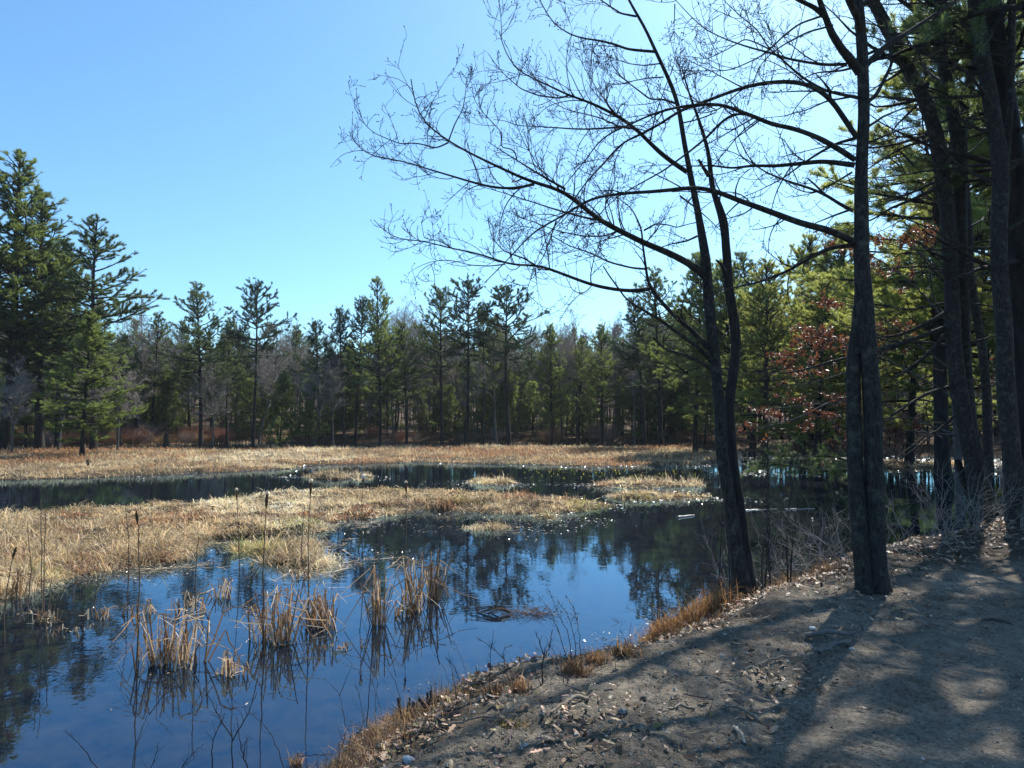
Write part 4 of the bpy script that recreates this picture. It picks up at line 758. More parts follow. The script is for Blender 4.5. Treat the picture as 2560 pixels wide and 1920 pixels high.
for dep, st, lab, k in [(4.6, [z6([(1215,1700),(1212,1400),(1210,1250),(1215,1080)]), z6([(1212,1400),(1150,1330),(1110,1250),(1060,1170)]), z6([(1212,1420),(1280,1330),(1340,1190)]), z6([(1105,1640),(1110,1450),(1170,1300)]), z6([(1330,1640),(1260,1500),(1235,1320)])], 'bushy leafless sapling low in front of the blue water, bottom left of centre', 34),
    (4.4, [z6([(685,1640),(700,1500),(745,1370),(780,1280)]), z6([(780,1280),(760,1230),(690,1180)]), z6([(780,1280),(850,1210),(940,1160)])], 'thin forked sapling at the bottom left', 6),
    (4.2, [z6([(560,1640),(450,1500),(340,1385)])], 'single pale curved stem at the bottom far left', 3), (4.5, [z6([(900,1700),(960,1560),(1060,1460)]), z6([(760,1640),(800,1560),(830,1450)])], 'wispy pale twigs beside the bushy sapling', 10),
    (4.6, [z6([(1500,1640),(1450,1480),(1400,1380),(1290,1280)]), z6([(1560,1500),(1640,1520),(1730,1515)])], 'drooping fine twigs right of the bushy sapling', 8)]:
    g0 = st[0][0]; weed(st, lab, 'sapling', 'sapling', .0045 if k > 20 else .003, k//len(st)+1, depth=dep, klen=.35)

# ------------------------------------------------------------------ near trees traced limb by limb (s pixels), each at its own depth
rng = np.random.default_rng(700)
z3 = lambda L: [(800+x/2.074, y/2.074) for x, y in L]
z4 = lambda L: [(1660+x/2.37, y/2.37) for x, y in L]
z5 = lambda L: [(1600+x/2.304, 600+y/2.304) for x, y in L]
def smooth_line(P, m):
    P = np.asarray(P, float); n = len(P); d = np.concatenate([[0], np.cumsum(np.linalg.norm(np.diff(P, axis=0), axis=1))]); u = np.linspace(0, d[-1], m)
    Q = np.stack([np.interp(u, d, P[:, k]) for k in range(3)], 1); E = Q.copy()
    for _ in range(3): Q[1:-1] = Q[:-2]*.25+Q[1:-1]*.5+Q[2:]*.25
    return Q
def traced(pts, d0, d1, m=40):
    P = np.array(pts, float)*S2V; n = len(P); L = np.concatenate([[0], np.cumsum(np.linalg.norm(np.diff(P, axis=0), axis=1))]); u = L/L[-1]
    return smooth_line(WV(P[:, 0], P[:, 1], d0+(d1-d0)*u**1.0), m)
def trunk_mesh(P, R, O, mat, sides=16, lump=.06, name='trunk', parent=None):
    P = np.asarray(P)-O; V, Q = tubes(P[None], R[None], sides); V = V.reshape(len(P), sides, 3)
    th = np.arange(sides)[None]*2*math.pi/sides+0*R[:, None]; z = np.arange(len(P))[:, None]*.35+0*th
    k = 1+lump*(fbm(np.cos(th)*2+z, np.sin(th)*2+z*.3, .8, 3, 90))+lump*.7*fbm(np.cos(th)*5+z*.5, np.sin(th)*5, 1, 2, 91); zr = np.abs(P[:, 2]-P[0, 2])[:, None]; k = k+(np.exp(-zr/.14)*(.12+.26*np.maximum(np.cos(th*4+P[0, 0]*9), -.2)) if sides >= 14 else 0)
    V = P[:, None]+(V-P[:, None])*k[..., None]
    b = Buf(); b.add(V.reshape(-1, 3), quad=Q); return b.build(name, M[mat], parent)
def twigset(P, R, O, parent, dens=5., l1=.5, up=.9, levels=3, t0=.12, buds=True, name='twigs', maxr=.008, flat=.0, minr=.0025, mat='twig'):
    L = plen(P[None])[0]; n = max(3, int(L*dens*1.15)); b = Buf()
    p, tn, rd, l, t = sample(P[None], R[None], n, t0, 1., .8); P1, R1 = grow(p, side_dir(tn, rng.uniform(30, 70, n), flat), l1*1.45*(1.25-t*.7)*rng.uniform(.35, 1.3, n), np.clip(rd*.5, .0038, maxr), 11, up*rng.uniform(-.5, 1.5, n), .15, .4, bend=1.5)
    V, Q = tubes(P1-O, R1, 4); b.add(V, quad=Q); cur = (P1, R1); last = P1
    for k in range(levels-1):
        n2 = int(len(cur[0])*(3.6 if k == 0 else 2.2)); p, tn, rd, l, t = sample(*cur, n2, .15, 1.); P2, R2 = grow(p, side_dir(tn, rng.uniform(25, 65, n2), flat*.5), l*(.5 if k == 0 else .45)*rng.uniform(.4, 1.2, n2), np.maximum(rd*.7, minr), 7, up*rng.uniform(.0, 2., n2), .15, .6, bend=1.5)
        V, Q = tubes(P2-O, R2, 3); b.add(V, quad=Q); cur = (P2, R2); last = P2
    if buds:                                              # red maple buds: little clusters at and below the tips
        for A in (last, P1):
            for q in (-1, -2):
                c = A[rng.random(len(A)) < (.55 if q == -1 else .15)]; n3 = len(c)
                if not n3: continue
                d = norm(c[:, -1]-c[:, -2]); s = c[:, q]; B = np.stack([s-d*.004, s+d*.006, s+d*.016], 1); V, Q = tubes(B-O, np.tile([.002, .0055, .0015], (n3, 1)), 4); b.add(V, quad=Q)
    return b.build(name, M[mat], parent, False)
def limb(pts, d, dd, r0, r1, O, root, mat='bark_maple', tw=5., l1=.5, up=.9, levels=3, t0=.15, name='limb', curved=None, m=40, flat=0.):
    P = traced(pts, d, d+dd, m) if curved is None else curved; px = d/1777.5; R = px*(r1+(r0-r1)*(1-np.linspace(0, 1, len(P)))**1.35)/2
    o = trunk_mesh(P, R, O, mat, 8, .10, name, root)
    if tw: twigset(P, R, O, o, tw, l1, up, levels, t0, flat=flat)
    return P, R
# ---- forked maple with a dead stem
base = GT(1600, 1296); d1 = float(base[1]); O = np.array([base[0], base[1], base[2]-.05])
T1 = empty('forked_maple', O, 'forked maple with one live and one dead stem, bare limbs reaching far left', 'maple tree')
S1 = [(1860,1510),(1845,1400),(1833,1300),(1815,1200),(1802,1120),(1797,1000),(1787,890),(1773,774),(1767,700),(1769,675),(1757,603),(1745,530),(1731,463),(1711,362),(1697,270),(1687,231),(1663,178),(1639,130),(1615,72),(1591,34),(1571,0),(1540,-70),(1500,-150)]
P = traced(S1, d1, d1, 70); wpx = np.interp(np.linspace(0, 1, 70), [0, .03, .08, .16, .32, .42, .5, .56, .64, .75, .85, 1], [60, 44, 34, 28, 26, 27, 23, 18, 13, 10, 7, 3]); R1s = wpx*d1/1777.5/2
trunk_mesh(P, R1s, O, 'bark_maple', 18, .12, 'trunk', T1)
S2 = [(1872,1500),(1863,1400),(1852,1300),(1838,1200),(1828,1120),(1823,1000),(1829,960),(1836,915),(1841,860),(1836,800),(1826,755),(1821,700),(1813,600),(1811,560),(1803,530),(1790,500),(1780,477),(1772,380),(1749,304),(1723,236),(1712,195),(1704,165)]
P = traced(S2, base[1]+.06, d1+.5, 70); wpx = np.interp(np.linspace(0, 1, 70), [0, .04, .12, .25, .38, .5, .62, .68, .75, .85, 1], [54, 40, 30, 25, 24, 25, 22, 23, 14, 9, 3]); trunk_mesh(P, wpx*d1/1777.5/2, O, 'bark_dead', 16, .14, 'dead_stem', T1)
limb([(1772,440),(1758,418),(1746,399)], d1+.3, -.1, 12, 6, O, T1, 'bark_dead', 0, name='broken_stub', m=8); limb([(1815,690),(1806,662),(1790,650)], d1+.1, -.1, 13, 5, O, T1, 'bark_dead', 0, name='broken_stub', m=8)
limb([(1706,200),(1713,180),(1722,168)], d1+.4, .0, 5, 2, O, T1, 'bark_dead', 3, .15, name='broken_stub', m=8)
La = lambda pts, dd, r0, r1, tw=6., l1=.5, up=.9, d=d1, **k: limb(pts, d, dd, r0, r1, O, T1, tw=tw, l1=l1, up=up, **k)
L1 = z3([(2000,1440),(1960,1390),(1830,1320),(1680,1260),(1540,1190),(1430,1130),(1340,1050),(1250,980),(1110,950),(1000,900),(870,840),(770,790),(665,735),(600,680),(530,640),(500,570),(470,450),(472,410)])
La(L1, -1.6, 20, 2.2, 7, .5)
La(z3([(1110,955),(1040,972),(950,978),(850,962),(740,930),(640,900),(540,870),(440,840),(350,820),(280,812),(200,770),(150,680)]), -.4, 8, 1.8, 8, .42, d=7.7, t0=.05)
La(z3([(1270,980),(1130,900),(1020,830),(940,780),(870,735)]), .5, 7, 2, 7, .45, d=7.8)
La(z3([(1020,830),(1015,790),(980,765),(940,770),(945,690),(900,640),(850,590),(800,520),(787,440)]), .3, 3.5, 1.6, 8, .3, d=7.8); La(z3([(665,735),(700,640),(740,570),(755,480),(760,400)]), .1, 4, 1.5, 9, .25, d=7.4)
La(z3([(665,740),(600,770),(540,750),(480,740),(420,748),(350,720),(280,690),(225,640),(205,570)]), -.3, 4.5, 1.5, 9, .32, d=7.35, t0=.05)
La(z3([(1430,1140),(1340,1120),(1200,1080),(1110,1050),(1000,1015),(900,985),(830,965)]), .7, 6, 1.6, 7, .45, d=8.0)
La(z3([(1560,1190),(1480,1225),(1370,1225),(1240,1200),(1130,1160),(1020,1120),(960,1090)]), .7, 5, 1.4, 7, .4, d=8.2)
La(z3([(1900,890),(1840,850),(1760,790),(1700,730),(1640,670),(1560,610),(1480,570),(1400,530),(1290,495),(1200,450),(1100,405),(1030,370),(980,310),(940,220),(930,160)]), -1.2, 13, 1.8, 7, .5)
La(z3([(1590,655),(1480,665),(1380,670),(1300,668),(1200,660),(1100,655),(1020,652),(960,625),(900,620)]), .5, 6, 1.6, 8, .4, d=8.1)
La(z3([(1290,495),(1240,510),(1130,495),(1040,460),(960,390),(900,320),(875,280)]), -.3, 5, 1.5, 8, .35, d=7.8, t0=.05)
La(z3([(1640,670),(1560,660),(1450,610),(1370,590),(1280,570),(1190,520),(1120,470)]), .6, 5, 1.4, 7, .4, d=8.2)
La(z3([(1735,268),(1660,262),(1590,255),(1530,230),(1450,210),(1370,200),(1300,180),(1220,130),(1170,60),(1140,0),(1120,-50)]), -.7, 8, 1.8, 8, .38)
La(z3([(1640,85),(1560,70),(1500,30),(1440,-10),(1380,-60)]), -.4, 6, 2, 7, .35); La(z3([(1855,540),(1780,515),(1710,515),(1660,475),(1600,430),(1550,390),(1510,330),(1500,260)]), -.5, 6, 1.5, 7, .35)
La(z3([(1780,400),(1700,405),(1620,420),(1540,440),(1470,425)]), .5, 4, 1.3, 7, .3); La(z3([(1760,330),(1680,340),(1600,330),(1530,305),(1450,290)]), .4, 4, 1.3, 7, .3)
La(z3([(1870,640),(1960,620),(2074,575)])+z4([(0,470+60),(200,420)]), .6, 4, 1.4, 6, .35)
La([(1770,870),(1734,830),(1687,791),(1643,743),(1620,708),(1612,650)]+z3([(1670,1250),(1670,1190),(1640,1130),(1620,1080),(1560,1040),(1480,960)]), -.6, 15, 1.8, 5, .4, m=50)
La([(1624,722)]+z3([(1640,1510),(1560,1505),(1460,1490),(1360,1460),(1270,1425),(1180,1390),(1110,1370),(1050,1380),(960,1365),(870,1330),(760,1300),(680,1290),(600,1265),(490,1240),(430,1250),(350,1220),(280,1140)]), -1.0, 11, 1.6, 7, .42, d=8.3)
La(z3([(1110,1372),(1060,1340),(1000,1320),(950,1300),(890,1230),(870,1140)]), .2, 5, 1.5, 8, .35, d=7.7); La(z3([(690,1290),(620,1250),(540,1235),(525,1150)]), 0, 3, 1.3, 8, .25, d=7.4); La(z3([(960,1370),(880,1380),(780,1375),(680,1350),(600,1350),(555,1400)]), -.2, 3.5, 1.2, 8, .35, d=7.6)
La(z3([(1690,1395),(1620,1390),(1500,1360),(1400,1310),(1290,1275),(1200,1220),(1140,1190),(1060,1170),(1000,1185)]), -.5, 6, 1.5, 7, .4, d=8.2)
La(z3([(1955,1225),(1900,1250),(1820,1265),(1760,1285),(1700,1310)]), -.3, 6, 1.5, 7, .3, d=8.7); La(z3([(1680,1195),(1740,1160),(1800,1165),(1850,1180),(1900,1165),(1960,1150)]), .1, 5, 2, 6, .3, d=8.4)
La([(1779,905),(1750,872),(1709,843),(1643,795),(1600,771),(1561,745),(1552,728),(1523,690),(1508,665)], -.7, 12, 3, 1.2, .2, levels=2)
La([(1787,945),(1768,915),(1730,893),(1704,884),(1660,872),(1640,852),(1634,843)], -.6, 9, 4, 1.0, .2, levels=2)
La([(1700,490),(1740,520),(1772,548),(1800,575)], .4, 5, 2, 3, .3)
La(z3([(1840,20),(1838,80),(1835,150),(1838,200),(1830,270)]), .1, 3, 1, 9, .14, d=8.2, levels=2)
for k in range(9):                                      # thin suckers round the foot of the maple
    x = 1900+rng.normal(0, 50); h = rng.uniform(150, 420); limb([(x, 1500), (x+rng.normal(0, 8), 1500-h*.5), (x+rng.normal(0, 30), 1500-h)], 8.9+rng.uniform(-.2, .6), .2, 5, 1.6, O, T1, tw=3, l1=.3, name='sucker', levels=2, m=12)
# ---- double trunked maple
b2 = GT(1890, 1278); d2 = b2[1]; O = np.array([b2[0], b2[1], b2[2]-.05])
T2 = empty('double_maple', O, 'double trunked maple on the sandy bank whose shadow crosses the track', 'maple tree')
A = [(2196,1500),(2188,1420),(2187,1300),(2184,1180),(2184,1077),(2178,960),(2173,904),(2164,774),(2155,687),(2151,600),(2156,560),(2152,506),(2152,422),(2158,359),(2160,295),(2158,190),(2154,105),(2145,0),(2135,-150),(2140,-320),(2120,-520),(2100,-700)]
P = traced(A, d2, d2, 80); wpx = np.interp(np.linspace(0, 1, 80), [0, .03, .08, .2, .35, .42, .5, .6, .8, 1], [68, 54, 46, 41, 39, 33, 28, 27, 16, 6]); trunk_mesh(P, wpx*d2/1777.5/2, O, 'bark_maple', 20, .12, 'trunk', T2); TOP = (P[48:], (wpx*d2/1777.5/2)[48:])
Bp = [(2166,1500),(2158,1420),(2148,1300),(2138,1180),(2136,1077),(2132,960),(2133,904),(2140,850),(2147,800),(2152,740),(2154,690)]
P = traced(Bp, d2-.02, d2+.12, 50); trunk_mesh(P, np.interp(np.linspace(0, 1, 50), [0, .05, .3, .8, 1], [56, 44, 38, 32, 30])*d2/1777.5/2, O, 'bark_maple', 18, .12, 'trunk', T2)
Lb = lambda pts, dd, r0, r1, tw=4., l1=.5, up=.6, d=d2, **k: limb(pts, d, dd, r0, r1, O, T2, tw=tw, l1=l1, up=up, **k)
Lb(z4([(1140,1440),(1000,1370),(800,1320),(620,1250),(450,1190),(330,1140),(200,1108),(0,1130)])+z3([(1700,995),(1600,1000),(1480,1015),(1400,1030),(1340,1070),(1220,1140),(1110,1200),(1050,1260),(1000,1320),(930,1390),(860,1460)]), -1.0, 20, 2, 4, .4, m=60)
Lb(z3([(1225,1145),(1200,1220),(1160,1330),(1110,1400),(1080,1480),(1060,1570)]), -.1, 4, 1.2, 6, .3, up=.2, d=6.6)
Lb([(2140,612),(2080,618),(2034,639),(1969,678),(1904,704),(1843,717),(1787,730),(1740,728)], .6, 13, 2, 4, .4)
Lb(z4([(1130,980),(1000,960),(930,955),(800,970),(650,985),(520,980),(400,1000),(300,980),(160,985),(0,975),(-120,985)]), .6, 15, 1.6, 5, .45)
Lb(z4([(1130,945),(1000,860),(880,800),(730,750),(640,740),(560,700),(450,660),(350,620),(250,615),(150,625),(50,640)])+z3([(1700,600),(1600,650),(1500,690),(1430,750),(1380,830),(1300,920),(1250,985)]), -.8, 15, 1.8, 5, .4, m=55)
Lb(z4([(560,700),(500,668),(400,680),(330,730),(270,800),(150,900),(80,950),(0,1010)])+z3([(1700,930),(1600,985),(1530,1030),(1440,1120),(1400,1200),(1330,1270)]), -.3, 8, 1.5, 5, .4, d=7.0, m=50)
Lb(z4([(1145,820),(1080,720),(1000,600),(960,560),(860,500),(740,480),(600,490),(480,515),(350,560),(200,620),(100,650),(0,720)])+z3([(1700,680),(1560,740),(1480,840),(1400,920),(1330,1010),(1270,1120),(1200,1180),(1130,1330),(1090,1440)]), -.6, 14, 1.6, 4.5, .4, m=60)
Lb(z4([(1160,430),(1120,370),(1050,290),(990,190),(950,80),(920,0),(880,-150),(800,-350)]), -.5, 25, 8, 3, .6); Lb(z4([(950,95),(900,50),(800,0),(700,-60),(560,-160)]), -.5, 14, 4, 4, .5)
Lb(z4([(1080,380),(960,385),(850,370),(740,350),(620,310),(500,280),(370,235),(250,180),(150,90),(60,-10)]), -.6, 9, 1.6, 6, .45)
Lb(z4([(1160,430),(1230,350),(1330,260),(1450,190),(1600,90),(1700,20),(1850,-80)]), .5, 18, 6, 3, .5)
Lb(z4([(1120,1250),(1060,1220),(950,1150),(850,1110),(720,1070),(600,1020),(530,970),(430,910),(340,880),(280,840)]), .5, 10, 1.5, 5, .4)
Lb(z4([(1150,580),(960,540),(850,480),(760,410),(700,350),(620,290),(560,180),(470,110),(370,20),(300,-60)]), -.4, 9, 1.5, 6, .4)
Lb(z4([(1100,575),(960,600),(850,650),(700,690),(560,700)]), .9, 6, 1.5, 5, .4); Lb(z4([(900,540),(800,540),(700,545),(610,550)]), .1, 5, 2, 3, .2)
Lb(z4([(1130,820),(1020,850),(930,900),(850,950),(700,1060),(560,1130),(440,1180)]), .3, 9, 1.5, 5, .4); Lb(z4([(1115,1020),(1000,1090),(900,1140),(760,1170)]), .4, 6, 1.5, 5, .35)
Lb(z4([(1110,1240),(1000,1280),(900,1320),(830,1360)]), .3, 7, 2, 4, .3); Lb(z4([(950,1150),(900,1100),(850,1055)]), .1, 6, 4, 1, .1)
Lb(z4([(985,580),(980,530),(940,480),(900,440)]), -.1, 8, 3, 2, .2); Lb(z4([(620,290),(540,250),(480,230),(380,290),(260,350),(100,330)]), -.4, 4, 1.3, 6, .4)
Lb(z4([(1000,150),(850,190),(700,270),(620,330),(560,400),(520,520),(500,620)]), -.3, 6, 1.4, 5, .4); Lb(z4([(950,90),(800,140),(700,220),(600,320),(480,380),(380,420),(200,420),(20,415)]), -.6, 6, 1.4, 6, .4)
Lb(z4([(1200,850),(1320,800),(1420,760),(1560,740)]), .6, 7, 2, 4, .4); Lb(z4([(1210,750),(1300,690),(1420,640),(1520,620)]), .7, 8, 2, 4, .4); Lb(z4([(1190,620),(1260,560),(1350,380),(1330,200),(1300,80)]), .3, 11, 5, 4, .4)
def crown_top(P, R, O, root, n, l, seed, dead=0.):
    global rng; rng = np.random.default_rng(seed); p, tn, rd, l_, t = sample(P[None], R[None], n, .05, 1.); P1, R1 = grow(p, side_dir(tn, rng.uniform(35, 65, n), .3), l*rng.uniform(.5, 1.2, n), np.clip(rd*.6, .008, .05), 12, .8, .35, .2)
    b = Buf(); V, Q = tubes(P1-O, R1, 6); b.add(V, quad=Q); cur = (P1, R1)
    for k, (mul, f) in enumerate(((7, .42), (4, .42), (3, .45))):
        n2 = int(len(cur[0])*mul*.62); p, tn, rd, l_, t = sample(*cur, n2, .15, 1.); P2, R2 = grow(p, side_dir(tn, rng.uniform(25, 60, n2)), l_*f*rng.uniform(.5, 1.2, n2), np.maximum(rd*.6, .0022), 6, .6, .4, .4); V, Q = tubes(P2-O, R2, 3); b.add(V, quad=Q); cur = (P2, R2)
    b.build('crown', M['bark_maple'], root)
crown_top(TOP[0], TOP[1], O, T2, 14, 3.2, 710)
# ---- clump of leaning trunks on the right
def treeR(name, stems, limbs, vbase, dbase, lab, cat, seed, mat='bark_maple', crown=None, tw=3., rnd=0, rl=2.2, rt0=.2):
    global rng; rng = np.random.default_rng(seed); x = (vbase-1106)/FV*dbase; O = np.array([x, dbase, float(terrain(x, dbase))-.1]); root = empty(name, O, lab, cat)
    for i, (pts, dd, ws) in enumerate(stems):
        P = traced(pts, dbase+.15*i, dbase+.15*i+dd*.1, 70); z0 = terrain(P[:1, 0], P[:1, 1])[0]; P[0, 2] = min(P[0, 2], z0-.1); R = np.interp(np.linspace(0, 1, 70), np.linspace(0, 1, len(ws)), ws)*.9*dbase/1777.5/2
        trunk_mesh(P, R, O, mat, 18, .12, 'trunk', root)
        if crown: crown_top(P[46:], R[46:], O, root, crown, 3.6, seed+i)
        for k in range(rnd):
            t = rt0+(.95-rt0)*rng.random(); j = int(t*69); a = rng.choice([rng.uniform(2.2, 4.2), rng.uniform(-1, 1)], p=[.7, .3]); l = rl*rng.uniform(.5, 1.2)
            Pc, _ = grow([P[j]], [[math.cos(a), math.sin(a)*.6, rng.uniform(-.05, .5)]], l, 1., 24, rng.uniform(-.3, .5), .35); limb(None, dbase, 0, R[j]*2/dbase*1777.5*rng.uniform(.2, .42), 1.6, O, root, mat, tw, .6, .3, 3, .1, curved=Pc[0])
    for pts, dd, r0, r1 in limbs: limb(pts, dbase, dd, r0, r1, O, root, mat, tw, .6, .4)
    return root
treeR('leaning_maple', [([(2472,1330),(2450,1230),(2425,1120),(2399,990),(2384,860),(2380,740),(2377,640),(2366,520),(2354,430),(2345,360),(2331,300),(2300,225),(2268,169),(2225,84),(2180,0),(2120,-120),(2060,-280),(2010,-420)], .5, [72,44,40,38,38,38,36,32,24,16,8]),
   ([(2476,1320),(2450,1200),(2420,1050),(2410,900),(2408,760),(2403,640),(2400,480),(2398,380),(2385,300),(2375,240),(2360,170),(2352,127),(2350,60),(2352,0),(2350,-150),(2340,-400)], .9, [60,40,36,34,34,34,30,26,20,12])],
   [(z4([(1560,500),(1500,590),(1360,625),(1250,635),(1190,600)]), -.6, 15, 3), (z4([(1440,400),(1380,440),(1250,520),(1150,590)]), .4, 9, 2), (z4([(1400,330),(1300,330),(1200,380),(1050,420),(900,430),(750,500)]), -.8, 12, 2),
    (z5([(1760,420),(1650,480),(1550,530),(1450,555),(1370,560),(1250,590)]), .4, 12, 3), (z5([(1760,505),(1620,555),(1500,600),(1370,630),(1230,670),(1100,700),(900,760),(750,770),(580,770)]), .5, 14, 2), (z5([(1755,545),(1690,620),(1620,690),(1500,770),(1380,850)]), .2, 12, 3),
    (z5([(1800,840),(1700,870),(1640,890),(1550,945),(1450,1010)]), -.4, 12, 6), (z5([(1810,1010),(1700,1110),(1600,1190),(1500,1260),(1410,1300)]), -.3, 6, 2), (z5([(1800,1060),(1660,1120),(1560,1190),(1430,1290)]), -.4, 7, 2), (z4([(1600,1080),(1450,1150),(1300,1180),(1200,1200)]), .3, 9, 2),
    (z4([(1620,1110),(1480,1180),(1350,1230),(1220,1310),(1000,1330)]), .6, 11, 2), (z4([(1560,800),(1400,850),(1230,880),(1050,850),(900,880),(700,930)]), -.7, 8, 1.6), (z4([(1560,830),(1420,870),(1300,940),(1150,1040),(950,1140)]), -.2, 7, 1.6), (z4([(1480,980),(1430,930),(1380,880)]), .1, 6, 4),
    (z4([(1500,620),(1380,740),(1300,860)]), -.3, 8, 2)], 2130, 13.6, 'leaning lichened maple with crossing stems, first of the right hand trunk clump', 'maple tree', 720, crown=9, rnd=16)
treeR('thin_maple', [([(2462,1300),(2470,1180),(2468,990),(2455,860),(2440,780),(2425,700),(2420,600),(2412,480),(2405,400),(2404,300),(2412,240),(2430,180),(2445,120),(2460,30),(2470,-120)], .3, [24,22,22,24,26,24,18,12])], [], 2130, 14.6, 'thin pale barked maple stem between the leaning maple and the next thick trunk', 'maple tree', 730, crown=5, rnd=6)
treeR('snag', [([(2442,1320),(2430,1250),(2412,1200),(2398,1165),(2392,1150)], .1, [28,26,24,14])], [], 2112, 13.9, 'short leaning dead snag at the foot of the leaning maple', 'snag', 731, mat='bark_dead')
treeR('thick_maple', [([(2556,1350),(2540,1240),(2526,1100),(2516,990),(2513,900),(2511,817),(2500,700),(2496,620),(2498,520),(2504,464),(2498,380),(2483,295),(2468,200),(2453,127),(2445,60),(2436,0),(2425,-150),(2440,-400)], .2, [66,46,42,42,42,40,36,26,14]),
   ([(2500,640),(2502,560),(2512,450),(2518,360),(2523,280),(2527,180),(2529,90),(2530,0),(2525,-200)], .5, [24,22,20,18,12])], [], 2200, 11.6, 'thick lichened maple trunk near the right edge that splits into two upright stems', 'maple tree', 740, crown=8, rnd=14)
treeR('dark_pine', [([(2600,1300),(2590,1150),(2580,1000),(2570,850),(2560,700),(2545,550),(2528,420),(2508,300),(2492,200),(2478,100),(2468,0),(2455,-200),(2430,-500),(2420,-800)], .4, [110,90,84,80,76,70,62,50,36,10])], [], 2246, 12.8, 'almost black pine trunk filling the right edge, tallest and thickest of the clump', 'pine tree', 750, mat='bark_pine', rnd=26, rl=3.2, rt0=.25)
dp = bpy.data.objects['dark_pine']
def shade_crown(root, z0, z1, Rm, n, seed, mat='needle_yellow', xy=(0, 0)):
    global rng; rng = np.random.default_rng(seed); z = rng.uniform(z0, z1, n); a = rng.random(n)*6.28; t = (z-z0)/(z1-z0); P, R = grow(np.stack([xy[0]+0*z, xy[1]+0*z, z], 1), np.stack([np.cos(a), np.sin(a), .1+.5*t], 1), Rm*(1.1-t)**.6*rng.uniform(.5, 1.1, n), .04, 9, .4, .3, .2)
    b = Buf(); V, Q = tubes(P, R, 5); b.add(V, quad=Q); nb = n*9; p, tn, rd, l, tt_ = sample(P, R, nb, .25, 1); P2, R2 = grow(p, side_dir(tn, rng.uniform(30, 60, nb), .7), l*.28*(1.2-tt_), .009, 5, .3, .3); V, Q = tubes(P2, R2, 3); b.add(V, quad=Q)
    p, tn, rd, l, tt_ = sample(P2, R2, nb*9, .1, 1); V, T = needles(p, tn, .15, .014, 9, .3); b.add(V, tri=T, mat=1); b.build('crown', [M['bark_pine'], M[mat]], root, False)
shade_crown(dp, 6.0, 15, 3.4, 62, 751, 'needle_dark', (-.2, .3))
# a second pine just outside the right edge whose shade covers the track
treeR('edge_pine', [([(2760,1500),(2745,1100),(2730,700),(2700,300),(2680,0),(2660,-400),(2640,-900)], .3, [120,90,84,76,66,46,12])], [], 2380, 8.6, 'pine just beyond the right edge whose boughs hang into the upper right corner', 'pine tree', 760, mat='bark_pine', rnd=8, rl=2., rt0=.5)
shade_crown(bpy.data.objects['edge_pine'], 6.6, 12, 3.4, 64, 761, 'needle_dark', (-.6, .2))
# ---- young oak with rusty leaves
rng = np.random.default_rng(770); dO = 16.; xo = (2075-1106)/FV*dO; O = np.array([xo, dO, float(terrain(xo, dO))-.1]); OK_ = empty('young_oak', O, 'young oak still holding rusty red leaves between the two maples', 'oak tree')
so = lambda L: [(x/S2V, y/S2V) for x, y in L]
P = traced(so([(2075,1140),(2070,1000),(2062,850),(2050,700),(2040,560),(2030,440)]), dO, dO+.2, 50); trunk_mesh(P, np.linspace(22, 5, 50)*dO/1777.5/2, O, 'bark_far', 10, .08, 'trunk', OK_)
cl = []
for L in [[(2062,860),(1980,810),(1900,770),(1830,745),(1760,760),(1690,785)], [(2066,940),(1960,900),(1880,860),(1790,870),(1700,880),(1625,885)], [(2058,800),(1950,720),(1880,670),(1800,650),(1740,640)], [(2050,700),(1980,620),(1900,560),(1830,530),(1770,520)],
          [(1790,870),(1720,905),(1660,920),(1615,935)], [(1900,770),(1840,800),(1780,820),(1700,840)], [(2045,600),(1980,540),(1930,510),(1890,490)], [(2066,940),(1950,930),(1860,935),(1800,950)], [(2066,900),(2120,860),(2160,820)], [(1830,745),(1770,720),(1720,700)], [(1960,900),(1900,905),(1840,900),(1760,900)], [(2040,560),(2000,520),(1960,500)]]:
    dd = rng.uniform(-1.2, .8); P = traced(so(L), dO, dO+dd, 24); R = np.linspace(.022, .005, 24); o = trunk_mesh(P, R, O, 'bark_far', 5, .05, 'limb', OK_)
    n = int(plen(P[None])[0]*9); p, tn, rd, l, t = sample(P[None], R[None], n, .2, 1); P1, R1 = grow(p, side_dir(tn, rng.uniform(30, 70, n)), rng.uniform(.25, .75, n), .005, 6, .3, .5, .4); b = Buf(); V, Q = tubes(P1-O, R1, 3); b.add(V, quad=Q)
    m = n*26; p, tn, rd, l, t = sample(P1, R1, m, .35, 1.); keep = fbm(p[:, 0]*1.0+p[:, 2], p[:, 2]*1.4, .45, 2, 80) > -.12; c = p[keep]+rng.normal(0, .035, (keep.sum(), 3)); V, T, C = leafs(c, rng.uniform(.03, .065, len(c)), cmix((.3, .1, .05), .2, len(c)), .5, 1.0); b.build('twigs', M['bark_far'], o); q = Buf(); q.add(V-O, tri=T, col=C); q.build('leaves', M['oak_leaf'], o, False)
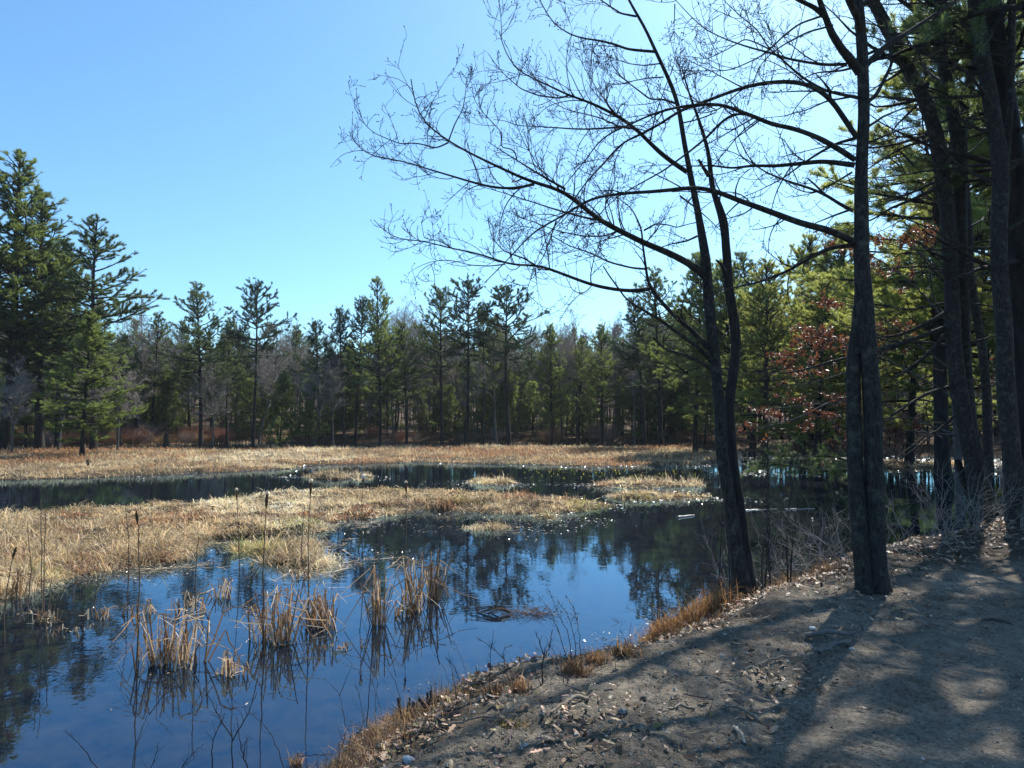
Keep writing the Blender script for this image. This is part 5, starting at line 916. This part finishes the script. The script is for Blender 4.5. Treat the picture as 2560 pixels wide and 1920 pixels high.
# ---- thin leafless brush along the shaded bank and fallen dead branches
rng = np.random.default_rng(780)
for (vx, vy, h, n, lab) in [(1735,1250,1.2,16,'tall thin bare brush in the shade midway between the maples'),(1820,1222,.9,16,'dense bare brush against the left side of the double trunk'),(2100,1150,1.0,14,'bare brush at the foot of the trunk clump'),(1700,1262,.9,14,'bare brush between the two maples'),(1795,1235,.8,9,'bare brush just left of the double trunked maple'),(1975,1190,.9,12,'low bare brush right of the double trunked maple'),(2040,1160,1.0,12,'bare brush before the foot of the leaning maple'),(1640,1275,1.1,10,'bare brush at the foot of the forked maple'),(2180,1140,.8,10,'bare brush at the right edge of the bank')]:
    p = GT(vx, vy); S = np.stack([rng.normal(0, .25, n), rng.normal(0, .2, n), np.full(n, -.05)], 1); P, R = grow(S, np.stack([rng.normal(0, .45, n), rng.normal(0, .45, n), np.ones(n)], 1), h*rng.uniform(.5, 1.2, n), .005, 10, 0, .5, .4); b = Buf(); V, Q = tubes(P, R, 4); b.add(V, quad=Q)
    q_, tn, rd, l, t = sample(P, R, n*6, .2, 1); P2, R2 = grow(q_, side_dir(tn, rng.uniform(25, 60, n*6)), l*.4, .0022, 6, .2, .5, .5); V, Q = tubes(P2, R2, 3); b.add(V, quad=Q); o = b.build('bare_brush', M['twig_far']); o.location = p; tag(o, lab, 'brush')
# drooping hemlock bough over the water beside the maple
for L, lab in [([(1905,1005),(1850,1015),(1780,1020),(1700,1005),(1640,1000)], 0), ([(1870,1010),(1800,985),(1740,985),(1670,985)], 0)]:
    P = traced(so(L), 15.5, 14.5, 20); O2 = P[0]
    if 'low_bough' not in bpy.data.objects: LB = empty('low_bough', O2, 'dark fallen evergreen bough low over the water left of the double trunk', 'fallen branch'); OB = O2
    R = np.linspace(.03, .008, 20); o = trunk_mesh(P, R, OB, 'bark_pine', 6, .05, 'limb', LB); p, tn, rd, l, t = sample(P[None], R[None], 40, .15, 1); P1, R1 = grow(p, side_dir(tn, rng.uniform(30, 70, 40), .6), rng.uniform(.2, .6, 40), .006, 5, -.1, .3); b = Buf(); V, Q = tubes(P1-OB, R1, 3); b.add(V, quad=Q); p, tn, rd, l, t = sample(P1, R1, 400, .1, 1); V, T = needles(p-OB, tn, .09, .008, 8, .1); b.add(V, tri=T, mat=1); b.build('needles', [M['bark_pine'], M['needle_dark']], o, False)

# ------------------------------------------------------------------ thin air haze round the whole scene
HB = Buf(); x0, x1, y0, y1, z0_, z1_ = -330., 330., -40., 330., -3., 40.
HB.add([(x0,y0,z0_),(x1,y0,z0_),(x1,y1,z0_),(x0,y1,z0_),(x0,y0,z1_),(x1,y0,z1_),(x1,y1,z1_),(x0,y1,z1_)], quad=[[0,3,2,1],[4,5,6,7],[0,1,5,4],[1,2,6,5],[2,3,7,6],[3,0,4,7]])
hm = bpy.data.materials.new('air'); hm.use_nodes = True; ht = hm.node_tree; ht.nodes.clear(); ho = ht.nodes.new('ShaderNodeOutputMaterial'); pv = ht.nodes.new('ShaderNodeVolumePrincipled'); pv.inputs['Color'].default_value = (.82, .9, 1, 1); pv.inputs['Density'].default_value = .0002; pv.inputs['Anisotropy'].default_value = .3; ht.links.new(pv.outputs[0], ho.inputs['Volume'])
tag(HB.build('haze', hm, None, False), kind='stuff')
